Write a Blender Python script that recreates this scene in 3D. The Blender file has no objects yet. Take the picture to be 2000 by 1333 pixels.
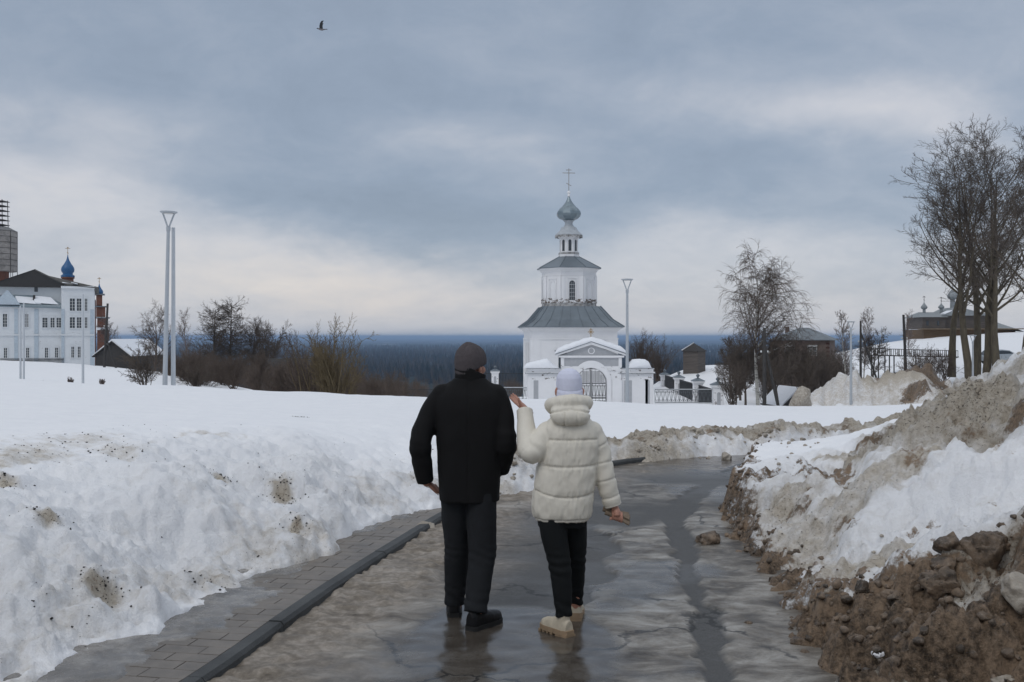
import bpy, math, random
import numpy as np
from mathutils import Vector, Matrix
R = math.radians
SC = bpy.context.scene
COL = SC.collection

# ------------------------------------------------------------------ camera
HZ, F, CAMZ = 658.0, 1944.0, 1.82          # horizon row, focal length (px of the 2000 px photo), eye height
cam = bpy.data.cameras.new('camera'); cam_ob = bpy.data.objects.new('camera', cam); COL.objects.link(cam_ob)
cam.sensor_width = 36.0; cam.lens = 36.0*F/2000.0
cam.shift_y = -(666.5-HZ)/2000.0
cam.clip_start = 0.1; cam.clip_end = 120000.0
cam_ob.location = (0, 0, CAMZ); cam_ob.rotation_euler = (R(90), 0, 0)
SC.camera = cam_ob
SC.view_settings.view_transform = 'Standard'; SC.view_settings.look = 'None'
SC.view_settings.exposure = 0.0; SC.view_settings.gamma = 1.0
SC.cycles.use_denoising = True
SC.cycles.denoising_prefilter = 'ACCURATE'
SC.cycles.volume_bounces = 0
SC.cycles.max_bounces = 6; SC.cycles.diffuse_bounces = 3; SC.cycles.glossy_bounces = 3
SC.cycles.use_adaptive_sampling = True
SC.cycles.adaptive_threshold = 0.008

# ------------------------------------------------------------------ node helper
class NT:
    def __init__(s, tree): s.t = tree; s.n = tree.nodes; s.l = tree.links
    def node(s, typ, **kw):
        nd = s.n.new(typ)
        for k, v in kw.items(): setattr(nd, k, v)
        return nd
    def put(s, sock, v):
        if v is None: return
        if hasattr(v, 'is_output') or isinstance(v, bpy.types.NodeSocket): s.l.new(v, sock)
        elif isinstance(v, (tuple, list)):
            v = tuple(v)
            if len(sock.default_value) == 4 and len(v) == 3: v = v+(1,)
            sock.default_value = v
        else: sock.default_value = v
    def math(s, op, a, b=None, c=None, clamp=False):
        nd = s.node('ShaderNodeMath', operation=op); nd.use_clamp = clamp
        s.put(nd.inputs[0], a); s.put(nd.inputs[1], b)
        if c is not None: s.put(nd.inputs[2], c)
        return nd.outputs[0]
    def vmath(s, op, a, b=None, scale=None):
        nd = s.node('ShaderNodeVectorMath', operation=op)
        s.put(nd.inputs[0], a); s.put(nd.inputs[1], b)
        if scale is not None: s.put(nd.inputs['Scale'], scale)
        return nd.outputs['Value'] if op in ('LENGTH', 'DOT_PRODUCT', 'DISTANCE') else nd.outputs[0]
    def noise(s, vec, scale, detail=4, rough=.55, dist=0.0, color=False):
        nd = s.node('ShaderNodeTexNoise'); s.put(nd.inputs['Vector'], vec)
        nd.inputs['Scale'].default_value = scale; nd.inputs['Detail'].default_value = detail
        nd.inputs['Roughness'].default_value = rough; nd.inputs['Distortion'].default_value = dist
        return nd.outputs['Color'] if color else nd.outputs['Fac']
    def sstep(s, v, a, b, lo=0.0, hi=1.0):
        nd = s.node('ShaderNodeMapRange', interpolation_type='SMOOTHSTEP')
        s.put(nd.inputs[0], v); nd.inputs[1].default_value = a; nd.inputs[2].default_value = b
        nd.inputs[3].default_value = lo; nd.inputs[4].default_value = hi
        return nd.outputs[0]
    def lin(s, v, a, b, lo=0.0, hi=1.0):
        nd = s.node('ShaderNodeMapRange')
        s.put(nd.inputs[0], v); nd.inputs[1].default_value = a; nd.inputs[2].default_value = b
        nd.inputs[3].default_value = lo; nd.inputs[4].default_value = hi
        return nd.outputs[0]
    def mix(s, f, a, b, mode='MIX'):
        nd = s.node('ShaderNodeMix', data_type='RGBA', blend_type=mode)
        s.put(nd.inputs[0], f); s.put(nd.inputs[6], a); s.put(nd.inputs[7], b)
        return nd.outputs[2]
    def ramp(s, f, stops):
        nd = s.node('ShaderNodeValToRGB'); s.put(nd.inputs[0], f)
        e = nd.color_ramp.elements
        while len(e) < len(stops): e.new(0.5)
        for i, (p, c) in enumerate(stops): e[i].position = p; e[i].color = tuple(c)+(1,)
        return nd.outputs[0]

# ------------------------------------------------------------------ sky
W = bpy.data.worlds.new('World'); SC.world = W; W.use_nodes = True
W.node_tree.nodes.clear()
k = NT(W.node_tree)
SUN_EL, SUN_AZ = R(48), R(215)
sky = k.node('ShaderNodeTexSky', sky_type='NISHITA'); sky.sun_disc = False
sky.sun_elevation = SUN_EL; sky.sun_rotation = SUN_AZ
tc = k.node('ShaderNodeTexCoord').outputs['Generated']
sep = k.node('ShaderNodeSeparateXYZ'); k.put(sep.inputs[0], tc)
dx, dy, dz = sep.outputs
az0 = k.math('ARCTAN2', dx, dy); el0 = k.math('ARCSINE', dz)
zz = k.math('ADD', k.math('MAXIMUM', dz, 0.0), 0.34)
cmb = k.node('ShaderNodeCombineXYZ'); k.put(cmb.inputs[0], k.math('DIVIDE', dx, zz)); k.put(cmb.inputs[1], k.math('DIVIDE', dy, zz)); cmb.inputs[2].default_value = 3.7
pl = cmb.outputs[0]
wv = k.vmath('SUBTRACT', k.noise(pl, 1.9, 5, .6, color=True), (.5, .5, .5))
ws = k.node('ShaderNodeSeparateXYZ'); k.put(ws.inputs[0], wv)
az = k.math('MULTIPLY_ADD', ws.outputs[0], .22, az0); el = k.math('MULTIPLY_ADD', ws.outputs[1], .085, el0)
azd = k.math('MULTIPLY', az, 180/math.pi); eld = k.math('MULTIPLY', el, 180/math.pi)
# height of the cloud base's lower rim over the bright band near the horizon
rim = k.node('ShaderNodeFloatCurve')
k.put(rim.inputs['Value'], k.lin(azd, -40, 40))
cv = rim.mapping.curves[0]
pts = [(-40, 9.0), (-27, 8.6), (-20, 8.2), (-13, 6.2), (-8, 5.0), (0, 4.9), (5, 6.4), (10, 7.0), (17, 6.2), (24, 5.6), (40, 6)]
cv.points[0].location = ((pts[0][0]+40)/80, pts[0][1]/20); cv.points[1].location = ((pts[-1][0]+40)/80, pts[-1][1]/20)
for a_, b_ in pts[1:-1]: cv.points.new((a_+40)/80, b_/20)
rim.mapping.update()
over = k.math('SUBTRACT', eld, k.math('MULTIPLY', rim.outputs[0], 20.0))
B = k.sstep(over, -2.2, 2.0, .62, .24)
n1 = k.noise(pl, 2.6, 9, .62, .4); n2 = k.noise(pl, 1.0, 4, .5)
B = k.math('ADD', B, k.math('MULTIPLY', k.math('SUBTRACT', n1, .5), .52))
B = k.math('ADD', B, k.math('MULTIPLY', k.math('SUBTRACT', n2, .5), .30))
n3 = k.noise(k.vmath('MULTIPLY', pl, (1.0, 1.0, 1.0)), 7.5, 8, .62, .5)
B = k.math('ADD', B, k.math('MULTIPLY', k.math('SUBTRACT', n3, .5), .30))
warm = None
def sd(px, py):
    X = (px-1000)/F; Z = (HZ-py)/F
    return math.degrees(math.atan2(X, 1)), math.degrees(math.atan2(Z, math.hypot(1, X)))
def blob(px, py, rx, ry):
    a, e = sd(px, py); sx, sy = rx*.0275, ry*.029
    u = k.math('MULTIPLY', k.math('SUBTRACT', azd, a), 1/sx); v = k.math('MULTIPLY', k.math('SUBTRACT', eld, e), 1/sy)
    r2 = k.math('ADD', k.math('MULTIPLY', u, u), k.math('MULTIPLY', v, v))
    return k.math('EXPONENT', k.math('MULTIPLY', r2, -1.0))
for px, py, rx, ry, am in [(180, 250, 260, 60, .22), (870, 285, 150, 55, .26), (1090, 310, 130, 45, .16), (1330, 180, 200, 60, .14),
                           (1650, 215, 220, 50, .40), (1800, 290, 240, 60, .20), (60, 390, 420, 70, .14), (1900, 120, 200, 60, .06),
                           (480, 190, 300, 80, -.08), (1450, 330, 260, 50, -.12), (640, 400, 330, 45, -.06), (1250, 60, 500, 60, -.03),
                           (650, 545, 330, 60, .17), (1300, 560, 500, 60, .0), (1600, 560, 600, 60, -.04), (900, 440, 280, 40, -.05)]:
    if am: B = k.math('ADD', B, k.math('MULTIPLY', blob(px, py, rx, ry), am))
B = k.math('ADD', B, 0.0, clamp=True)
cloud = k.ramp(B, [(0.0, (.262, .320, .408)), (.20, (.312, .376, .474)), (.36, (.385, .440, .53)), (.50, (.49, .525, .595)), (.66, (.60, .615, .665)), (.82, (.70, .69, .705)), (1.0, (.83, .81, .79))])
wm = k.math('ADD', blob(700, 560, 420, 75), k.math('MULTIPLY', blob(1500, 590, 900, 60), .45))
cloud = k.mix(k.math('MULTIPLY', wm, .85, clamp=True), cloud, k.mix(1.0, cloud, (1.05, 1.0, .95), 'MULTIPLY'))
zen = k.sstep(el0, R(20), R(62), 1.0, 1.62)        # an overcast sky is brightest overhead
cloud = k.vmath('MULTIPLY', cloud, k.mix(k.sstep(el0, R(22), R(55)), (1, 1, 1), (2.42, 2.14, 1.84)))
skyc = k.vmath('SCALE', sky.outputs[0], scale=0.10)
tot = k.mix(.90, skyc, cloud)
bg = k.node('ShaderNodeBackground'); k.put(bg.inputs[0], tot); bg.inputs[1].default_value = 1.0
out = k.node('ShaderNodeOutputWorld'); k.l.new(bg.outputs[0], out.inputs[0])

sun = bpy.data.lights.new('sun', 'SUN'); sun.energy = 0.55; sun.angle = R(25); sun.color = (1, .95, .88)
sun_ob = bpy.data.objects.new('sun', sun); COL.objects.link(sun_ob)
sdir = Vector((math.sin(SUN_AZ)*math.cos(SUN_EL), math.cos(SUN_AZ)*math.cos(SUN_EL), math.sin(SUN_EL)))
sun_ob.rotation_euler = sdir.to_track_quat('Z', 'Y').to_euler()

# ------------------------------------------------------------------ object helpers
def mk(name, V, faces, mat, parent=None, smooth=False):
    V = np.asarray(V, dtype=np.float32).reshape(-1, 3)
    me = bpy.data.meshes.new(name)
    if isinstance(faces, np.ndarray):
        cnt = np.full(len(faces), faces.shape[1], dtype=np.int32); flat = faces.astype(np.int32).ravel()
    else:
        cnt = np.array([len(f) for f in faces], dtype=np.int32)
        flat = np.array([i for f in faces for i in f], dtype=np.int32)
    me.vertices.add(len(V)); me.vertices.foreach_set('co', V.ravel())
    me.loops.add(len(flat)); me.loops.foreach_set('vertex_index', flat)
    st = np.zeros(len(cnt), dtype=np.int32); st[1:] = np.cumsum(cnt)[:-1]
    me.polygons.add(len(cnt)); me.polygons.foreach_set('loop_start', st)
    me.update(calc_edges=True); me.validate()
    me.polygons.foreach_set('use_smooth', np.full(len(me.polygons), smooth, dtype=bool))
    if mat: me.materials.append(mat)
    o = bpy.data.objects.new(name, me); COL.objects.link(o)
    if parent: o.parent = parent
    return o
def tag(o, label=None, cat=None, group=None, kind=None):
    if label: o['label'] = label
    if cat: o['category'] = cat
    if group: o['group'] = group
    if kind: o['kind'] = kind
    return o
def thing(name, label, cat, loc=(0, 0, 0), rz=0.0, group=None):
    o = bpy.data.objects.new(name, None); COL.objects.link(o); o.empty_display_size = .2
    o.location = loc; o.rotation_euler = (0, 0, rz)
    return tag(o, label, cat, group)
def kids(o): return [c for c in bpy.data.objects if c.parent == o]
def copy_tree(o, loc, rz=0.0, label=None, scale=None, lab=True):
    def cp(s, par):
        c = s.copy(); COL.objects.link(c)
        if par: c.parent = par
        for ch in kids(s): cp(ch, c)
        return c
    r = cp(o, None); r.location = loc; r.rotation_euler = (0, 0, rz)
    if scale: r.scale = scale
    if label: r['label'] = label
    return r
class MB:
    def __init__(s): s.V = []; s.F = []
    def add(s, V, Fs):
        b = len(s.V); s.V += [tuple(v) for v in V]; s.F += [tuple(i+b for i in f) for f in Fs]; return s
    def box(s, x0, x1, y0, y1, z0, z1):
        V = [(x0, y0, z0), (x1, y0, z0), (x1, y1, z0), (x0, y1, z0), (x0, y0, z1), (x1, y0, z1), (x1, y1, z1), (x0, y1, z1)]
        return s.add(V, [(0, 3, 2, 1), (4, 5, 6, 7), (0, 1, 5, 4), (1, 2, 6, 5), (2, 3, 7, 6), (3, 0, 4, 7)])
    def cbox(s, c, sx, sy, sz, M=None):
        V = [(a*sx/2, b*sy/2, d*sz/2) for d in (-1, 1) for a, b in ((-1, -1), (1, -1), (1, 1), (-1, 1))]
        V = [(M @ Vector(v) if M else Vector(v)) + Vector(c) for v in V]
        return s.add(V, [(0, 3, 2, 1), (4, 5, 6, 7), (0, 1, 5, 4), (1, 2, 6, 5), (2, 3, 7, 6), (3, 0, 4, 7)])
    def bar(s, a, b, w, h=None):
        a = Vector(a); b = Vector(b); d = b-a; h = h or w
        M = d.to_track_quat('Z', 'Y').to_matrix()
        return s.cbox((a+b)/2, w, h, d.length, M)
    def loop(s, rings, cap0=True, cap1=True):
        n = len(rings[0]); V = [v for r in rings for v in r]; Fs = []
        for i in range(len(rings)-1):
            for j in range(n):
                Fs.append((i*n+j, i*n+(j+1) % n, (i+1)*n+(j+1) % n, (i+1)*n+j))
        if cap0: Fs.append(tuple(reversed(range(n))))
        if cap1: Fs.append(tuple((len(rings)-1)*n+j for j in range(n)))
        return s.add(V, Fs)
    def lathe(s, prof, n=16, c=(0, 0), rot=0.0, cap0=True, cap1=True):
        return s.loop([[(c[0]+r*math.cos(rot+2*math.pi*j/n), c[1]+r*math.sin(rot+2*math.pi*j/n), z) for j in range(n)] for r, z in prof], cap0, cap1)
    def tube(s, P, Rr, n=10, cap=True):
        P = [Vector(p) for p in P]; rings = []; up = None
        for i, p in enumerate(P):
            t = (P[min(i+1, len(P)-1)]-P[max(i-1, 0)]).normalized()
            if up is None:
                up = Vector((0, 0, 1)) if abs(t.z) < .8 else Vector((0, 1, 0))
            u = (up-t*up.dot(t)).normalized(); v = t.cross(u); up = u
            r = Rr[i] if hasattr(Rr, '__len__') else Rr
            ra, rb = r if hasattr(r, '__len__') else (r, r)
            rings.append([p+u*(ra*math.cos(2*math.pi*j/n))+v*(rb*math.sin(2*math.pi*j/n)) for j in range(n)])
        return s.loop(rings, cap, cap)
    def prism(s, poly, y0, y1):                 # polygon in x,z extruded along y
        n = len(poly); V = [(x, y0, z) for x, z in poly]+[(x, y1, z) for x, z in poly]
        return s.add(V, [tuple(range(n)), tuple(reversed(range(n, 2*n)))]+[(j, j+n, (j+1) % n+n, (j+1) % n) for j in range(n)])
    def ball(s, c, r, n=10, m=7):
        rx, ry, rz = r if hasattr(r, '__len__') else (r, r, r)
        return s.loop([[(c[0]+rx*math.sin(a)*math.cos(b), c[1]+ry*math.sin(a)*math.sin(b), c[2]-rz*math.cos(a)) for b in [2*math.pi*j/n for j in range(n)]]
                       for a in [max(.02, min(math.pi-.02, math.pi*i/m)) for i in range(m+1)]])
    def obj(s, name, mat, parent=None, smooth=False, angle=None):
        o = mk(name, s.V, s.F, mat, parent, smooth)
        return o
    def xf(s, M): s.V = [tuple(M @ Vector(v)) for v in s.V]; return s

# ------------------------------------------------------------------ numpy noise
_rs = np.random.RandomState(5)
def _hash(ix, iy, iz):
    h = (ix.astype(np.int64)*374761393+iy.astype(np.int64)*668265263+iz.astype(np.int64)*2147483647) & 0xffffffff
    h = ((h ^ (h >> 13))*1274126177) & 0xffffffff
    h = ((h ^ (h >> 16))*2246822519) & 0xffffffff
    return ((h ^ (h >> 15)) & 0xffffff)/float(0xffffff)
def vn2(x, y, seed=0):
    x = x+seed*17.13; y = y+seed*9.71
    xi = np.floor(x); yi = np.floor(y); fx = x-xi; fy = y-yi
    fx = fx*fx*fx*(fx*(fx*6-15)+10); fy = fy*fy*fy*(fy*(fy*6-15)+10)
    s = np.full_like(xi, seed)
    a = _hash(xi, yi, s); b = _hash(xi+1, yi, s); c = _hash(xi, yi+1, s); d = _hash(xi+1, yi+1, s)
    return (a+(b-a)*fx)*(1-fy)+(c+(d-c)*fx)*fy-.5
def fbm(x, y, f, octv=4, seed=0, gain=.5):
    o = 0; a = 1.0
    for i in range(octv):
        c, s_ = math.cos(i*.7+.3), math.sin(i*.7+.3)
        o = o+a*vn2((c*x-s_*y)*f, (s_*x+c*y)*f, seed+i); f *= 2.03; a *= gain
    return o
def vn3(p, seed=0):
    q = p+seed*13.7; i = np.floor(q); f = q-i; f = f*f*(3-2*f); o = 0
    for a in (0, 1):
        for b in (0, 1):
            for c in (0, 1):
                w = (f[:, 0] if a else 1-f[:, 0])*(f[:, 1] if b else 1-f[:, 1])*(f[:, 2] if c else 1-f[:, 2])
                o = o+w*_hash(i[:, 0]+a, i[:, 1]+b, i[:, 2]+c)
    return o-.5
def cell(x, y, f, seed=0):
    x = x*f; y = y*f; xi = np.floor(x); yi = np.floor(y); best = np.full_like(x, 9.0); bid = np.zeros_like(x)
    for a in (-1, 0, 1):
        for b in (-1, 0, 1):
            s = np.full_like(xi, seed); cx = xi+a; cy = yi+b
            px = cx+_hash(cx, cy, s); py = cy+_hash(cx, cy, s+7)
            d = (px-x)**2+(py-y)**2; m = d < best
            best = np.where(m, d, best); bid = np.where(m, _hash(cx, cy, s+3), bid)
    return np.sqrt(best), bid
def sst(a, b, x):
    t = np.clip((x-a)/(b-a), 0, 1); return t*t*(3-2*t)
def P3(px, py, d): return ((px-1000)/F*d, d, CAMZ-(py-HZ)/F*d)
# ------------------------------------------------------------------ materials
def newmat(name):
    m = bpy.data.materials.new(name); m.use_nodes = True; m.node_tree.nodes.clear()
    t = NT(m.node_tree); b = t.node('ShaderNodeBsdfPrincipled'); o = t.node('ShaderNodeOutputMaterial')
    t.l.new(b.outputs[0], o.inputs[0]); t.b = b
    return m, t
def simple(name, c, rough=.7, var=.12, scale=3.0, bump=0.0, bscale=40.0, metal=0.0, spec=.5, stretch=None, c2=None, thr=None):
    m, t = newmat(name)
    pos = t.node('ShaderNodeTexCoord').outputs['Object']
    if stretch: pos = t.vmath('MULTIPLY', pos, stretch)
    n = t.noise(pos, scale, 6, .6)
    f = t.lin(n, .3, .7)
    if c2 is None: col = t.mix(f, tuple(x*(1-var) for x in c), tuple(min(1, x*(1+var)) for x in c))
    else:
        if thr: f = t.sstep(n, thr, thr+.06)
        col = t.mix(f, c, c2)
    t.put(t.b.inputs['Base Color'], col)
    t.put(t.b.inputs['Roughness'], t.lin(n, 0, 1, max(0, rough-.1), min(1, rough+.1)))
    t.b.inputs['Metallic'].default_value = metal; t.b.inputs['Specular IOR Level'].default_value = spec
    if bump:
        bp = t.node('ShaderNodeBump'); bp.inputs['Strength'].default_value = 1; bp.inputs['Distance'].default_value = bump
        t.put(bp.inputs['Height'], t.noise(pos, bscale, 4, .6)); t.l.new(bp.outputs[0], t.b.inputs['Normal'])
    return m

def snow_mat():
    m, t = newmat('snow_dirty')
    pos = t.node('ShaderNodeNewGeometry').outputs['Position']
    at = lambda n: t.node('ShaderNodeAttribute', attribute_name=n).outputs['Fac']
    dirt, mud = at('dirt'), at('mud')
    nf = t.noise(pos, 9, 7, .65); nm = t.noise(pos, 2.3, 5, .6); nh = t.noise(pos, 45, 4, .7); ng = t.noise(pos, 22, 6, .75)
    clean = t.mix(t.lin(nm, .3, .7), (.835, .845, .87), (.89, .895, .91))
    # faint grit everywhere the surface is old
    d1 = t.math('ADD', dirt, t.math('MULTIPLY', t.math('SUBTRACT', nf, .5), .9))
    d1 = t.math('ADD', d1, t.math('MULTIPLY', t.math('SUBTRACT', nm, .5), .6))
    f1 = t.math('MULTIPLY', t.sstep(d1, .12, .85), t.sstep(dirt, .0, .1))
    tan = t.mix(t.lin(ng, .3, .7), (.32, .27, .21), (.60, .55, .47))
    col = t.mix(f1, clean, tan)
    sp = t.sstep(t.math('ADD', nh, t.math('MULTIPLY', dirt, .16)), .70, .76)
    sp = t.math('MULTIPLY', sp, t.sstep(dirt, .08, .5)); sp = t.math('MULTIPLY', sp, .8)
    col = t.mix(sp, col, (.05, .042, .035))
    m1 = t.math('ADD', mud, t.math('MULTIPLY', t.math('SUBTRACT', nf, .5), .9))
    m1 = t.math('ADD', m1, t.math('MULTIPLY', t.math('SUBTRACT', nm, .5), .9))
    m1 = t.math('ADD', m1, t.math('MULTIPLY', t.math('SUBTRACT', ng, .5), .8))
    f2 = t.math('MULTIPLY', t.sstep(m1, .34, .56), t.sstep(mud, .0, .12))
    brown = t.mix(t.sstep(t.math('ADD', t.math('MULTIPLY', ng, .6), t.math('MULTIPLY', nm, .4)), .38, .62), (.038, .027, .018), (.28, .20, .135))
    brown = t.mix(t.math('MULTIPLY', t.sstep(nh, .55, .75), .4), brown, (.34, .29, .235))
    col = t.mix(f2, col, brown)
    t.put(t.b.inputs['Base Color'], col)
    t.put(t.b.inputs['Roughness'], t.mix(f2, (.62,)*3, (.5,)*3))
    t.b.inputs['Specular IOR Level'].default_value = .3
    bp = t.node('ShaderNodeBump'); bp.inputs['Strength'].default_value = .9; bp.inputs['Distance'].default_value = .04
    rg = at('rough')
    h = t.math('ADD', t.math('MULTIPLY', ng, 1.0), t.math('MULTIPLY', nh, .5))
    h = t.math('MULTIPLY', h, t.math('MULTIPLY_ADD', rg, .95, .06))
    t.put(bp.inputs['Height'], h); t.l.new(bp.outputs[0], t.b.inputs['Normal'])
    return m
M_SNOW = snow_mat()

# ------------------------------------------------------------------ plan of the road (x, y in metres)
def dense(poly, step=.25):
    P = [np.array(p, float) for p in poly]; out = []
    for i in range(len(P)-1):
        p0 = P[max(i-1, 0)]; p1 = P[i]; p2 = P[i+1]; p3 = P[min(i+2, len(P)-1)]
        n = max(2, int(np.linalg.norm(p2-p1)/step))
        for j in range(n):
            u = j/n
            out.append(.5*((2*p1)+(-p0+p2)*u+(2*p0-5*p1+4*p2-p3)*u*u+(-p0+3*p1-3*p2+p3)*u**3))
    out.append(P[-1]); return np.array(out)
KERB = dense([(-5.4, -3.0), (-3.6, 0.5), (-1.98, 3.2), (-1.56, 5.0), (-1.33, 6.3), (-1.11, 7.5), (-.87, 8.6), (-.63, 9.7), (-.26, 11.0), (.36, 12.4), (1.28, 13.6), (2.5, 14.75), (4.0, 15.5), (8, 16.5), (14, 17.0), (24, 17.4)])
SNOWL = dense([(-6.9, -3.0), (-4.9, .5), (-3.1, 3.2), (-2.36, 5.05), (-2.13, 5.77), (-1.98, 6.3), (-1.80, 7.0), (-1.54, 7.9), (-1.2, 9.4), (-.95, 9.8), (-.55, 10.4), (-.15, 11.1), (.62, 12.25), (.98, 12.9), (1.26, 13.76), (1.78, 14.18), (2.5, 14.68), (3.1, 14.95), (4.1, 15.35), (8, 16.35), (14, 17.2), (24, 17.6)])
RIGHT = dense([(.2, -3.0), (1.0, .5), (1.42, 3.2), (1.66, 5.24), (1.86, 7.08), (1.98, 8.84), (2.22, 10.4), (2.72, 11.9), (3.12, 12.7), (4.3, 13.4), (6, 14.0), (9, 14.5), (14, 15.0), (24, 15.3)])
STRIPE = dense([(.9, 0), (1.02, 3.5), (1.13, 5.24), (1.32, 7.2), (1.52, 9.0), (1.70, 10.3), (2.55, 12.5), (4.2, 14.9), (7, 16)])
CLEAR = np.vstack([SNOWL, RIGHT[::-1]])
def seg_dist(x, y, P, signed=False):
    best = np.full(x.shape, 1e9); sg = np.zeros(x.shape)
    for i in range(len(P)-1):
        ax, ay = P[i]; bx, by = P[i+1]; ux, uy = bx-ax, by-ay; L = ux*ux+uy*uy
        if L < 1e-12: continue
        t = np.clip(((x-ax)*ux+(y-ay)*uy)/L, 0, 1); qx = x-ax-t*ux; qy = y-ay-t*uy
        d = qx*qx+qy*qy; m = d < best; best = np.where(m, d, best)
        if signed: sg = np.where(m, np.sign(ux*qy-uy*qx), sg)
    d = np.sqrt(best); return d*sg if signed else d
def inside(x, y, P):
    r = np.zeros(x.shape, bool); j = len(P)-1
    for i in range(len(P)):
        xi, yi = P[i]; xj, yj = P[j]
        c = ((yi > y) != (yj > y)) & (x < (xj-xi)*(y-yi)/((yj-yi) if yj != yi else 1e-9)+xi)
        r ^= c; j = i
    return r

# ------------------------------------------------------------------ height of the snow surface: control points, smoothly interpolated
cp = []
def colz(px, *dz):
    for d, z in dz: cp.append(((px-1000)/F*d, d, z))
colz(-500, (5, .75), (8, .95), (12, .95), (25, .6), (50, .1), (80, -1.0), (110, -1.2), (160, -1.4), (260, -2), (420, -6))
colz(0, (4.6, .38), (6, .60), (7.3, .80), (8.6, .93), (11, .93), (16, .76), (24, .50), (35, .22), (45, -.08), (52, -.6), (62, -1.15), (90, -1.2), (110, -1.25), (150, -1.70), (200, -2), (300, -5), (450, -14))
colz(330, (6, .30), (8, .66), (9.5, .80), (12, .78), (18, .58), (26, .30), (34, .10), (42, -.55), (52, -1.25), (80, -1.35), (110, -2.2), (150, -4), (250, -12), (450, -30))
colz(600, (9, .48), (11, .70), (13, .68), (18, .5), (24, .3), (30, .14), (36, -.5), (50, -2.4), (80, -3.6), (110, -5.5), (150, -9), (250, -20), (450, -42))
colz(830, (13, .46), (15, .50), (20, .34), (27, .17), (34, -.5), (45, -2.2), (60, -3.8), (80, -4.6), (110, -7), (150, -12), (250, -25), (450, -46))
colz(1000, (15.5, .16), (20, .12), (28, -.06), (38, -.62), (48, -1.34), (56, -2.3), (68, -3.6), (80, -4.1), (100, -4.3), (125, -7), (150, -12), (250, -28), (450, -48))
colz(1200, (15.8, .12), (20, .05), (28, -.16), (38, -.75), (48, -1.40), (56, -2.3), (68, -3.6), (80, -4.1), (100, -4.3), (125, -7), (150, -12), (250, -28), (450, -48))
colz(1330, (16.5, .08), (22, -.08), (34, -.62), (50, -1.55), (60, -2.5), (75, -3.7), (92, -4.1), (106, -3.9), (122, -2.5), (134, -3.0), (165, -8), (200, -14), (450, -45))
colz(1480, (18, .05), (24, -.16), (36, -.9), (50, -1.78), (58, -2.2), (66, -3.2), (80, -5.2), (110, -4.5), (150, -4), (220, -12), (450, -40))
colz(1600, (14.6, .42), (20, .05), (35, -.85), (50, -2.0), (69, -3.1), (80, -4.6), (95, -4.7), (120, -3.2), (160, -1.5), (240, -8), (450, -30))
colz(1760, (16, .35), (24, -.15), (40, -1.3), (69, -3.3), (82, -3.6), (100, -3.3), (125, -1.2), (155, .9), (180, 1.0), (260, -2), (450, -20))
colz(1880, (18, .45), (26, 0), (45, -1.4), (69, -3.0), (85, -2.4), (100, -1.6), (120, .1), (150, 1.7), (180, 2.2), (260, 1), (450, -15))
colz(2050, (22, .9), (35, .1), (50, -.7), (69, -1.2), (85, -1.2), (100, -.6), (120, .5), (150, 2.5), (190, 3.2), (300, 2), (450, -10))
colz(2500, (20, 1.0), (40, .5), (80, .5), (150, 3), (300, 4), (450, 0))
for p in [(3.25, 12.7, .50), (2.78, 10.6, .48), (2.72, 9.9, .50), (2.95, 9.3, .55), (3.6, 12, .52), (4.4, 13.6, .46), (3.7, 10.4, .72), (4.5, 11.8, .82),
          (5.2, 12.2, 1.0), (5.9, 12.0, 1.38), (6.2, 14.2, .88), (6.3, 12.0, 1.55), (5.1, 10, 1.48), (7.4, 12.4, 1.75), (7, 15, 1.2), (9, 18, .9), (11, 13, 1.6), (8, 8, 1.6),
          (2.25, 7.6, .30), (2.9, 7.5, .56), (3.45, 7.5, .92), (3.9, 7.5, 1.15), (4.7, 7.5, 1.4), (6.2, 7, 1.5), (2.45, 8.9, .42), (3.0, 8.8, .72), (3.9, 8.8, 1.12), (4.7, 8.8, 1.42),
          (2.15, 6.6, .24), (2.6, 6.6, .36), (3.1, 6.7, .46), (3.6, 6.6, .75), (4.4, 6.3, 1.0), (2.9, 6.3, .60), (3.5, 5.6, .80), (2.6, 5.5, .52), (3.0, 5.3, .56), (2.25, 5.7, .38), (2.0, 5.0, .17), (2.5, 4.6, .15), (2.0, 3.8, .08), (3.2, 4, .2), (5, 4, .5), (2.95, 5.95, .76), (2.55, 5.95, .62), (3.2, 5.0, .38), (2.6, 5.0, .28), (2.2, 1, .3), (4, 0, .6), (9, 2, 1),
          (-2.9, 5.2, .20), (-3.4, 5.3, .34), (-2.5, 7.2, .32), (-3.3, 7.4, .62), (-2.2, 8.8, .36), (-1.7, 10.6, .38), (-2.8, 9.8, .70), (-5, 2.5, .5), (-7, 0, .9), (-6, -3, .6)]:
    cp.append(p)
CP = np.array(cp)
def warp(x, y):
    r = np.hypot(x, y)+1.0
    return np.stack([np.arctan2(x, np.maximum(y, -5)+1e-6)*2.6, np.log(r)*1.8], -1)
_cw = warp(CP[:, 0], CP[:, 1])
def _phi(r2): return .5*r2*np.log(r2+1e-12)
_n = len(CP); _d = ((_cw[:, None]-_cw[None])**2).sum(-1)
_A = np.zeros((_n+3, _n+3)); _A[:_n, :_n] = _phi(_d)+np.eye(_n)*2e-4; _A[:_n, _n] = 1; _A[:_n, _n+1:] = _cw; _A[_n, :_n] = 1; _A[_n+1:, :_n] = _cw.T
_w = np.linalg.solve(_A, np.concatenate([CP[:, 2], [0, 0, 0]]))
def Sfun(x, y):
    q = warp(x, y).reshape(-1, 2); o = np.empty(len(q))
    for i in range(0, len(q), 20000):
        c = q[i:i+20000]; d2 = ((c[:, None]-_cw[None])**2).sum(-1)
        o[i:i+20000] = _phi(d2) @ _w[:_n]+_w[_n]+c @ _w[_n+1:]
    return o.reshape(x.shape)
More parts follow.
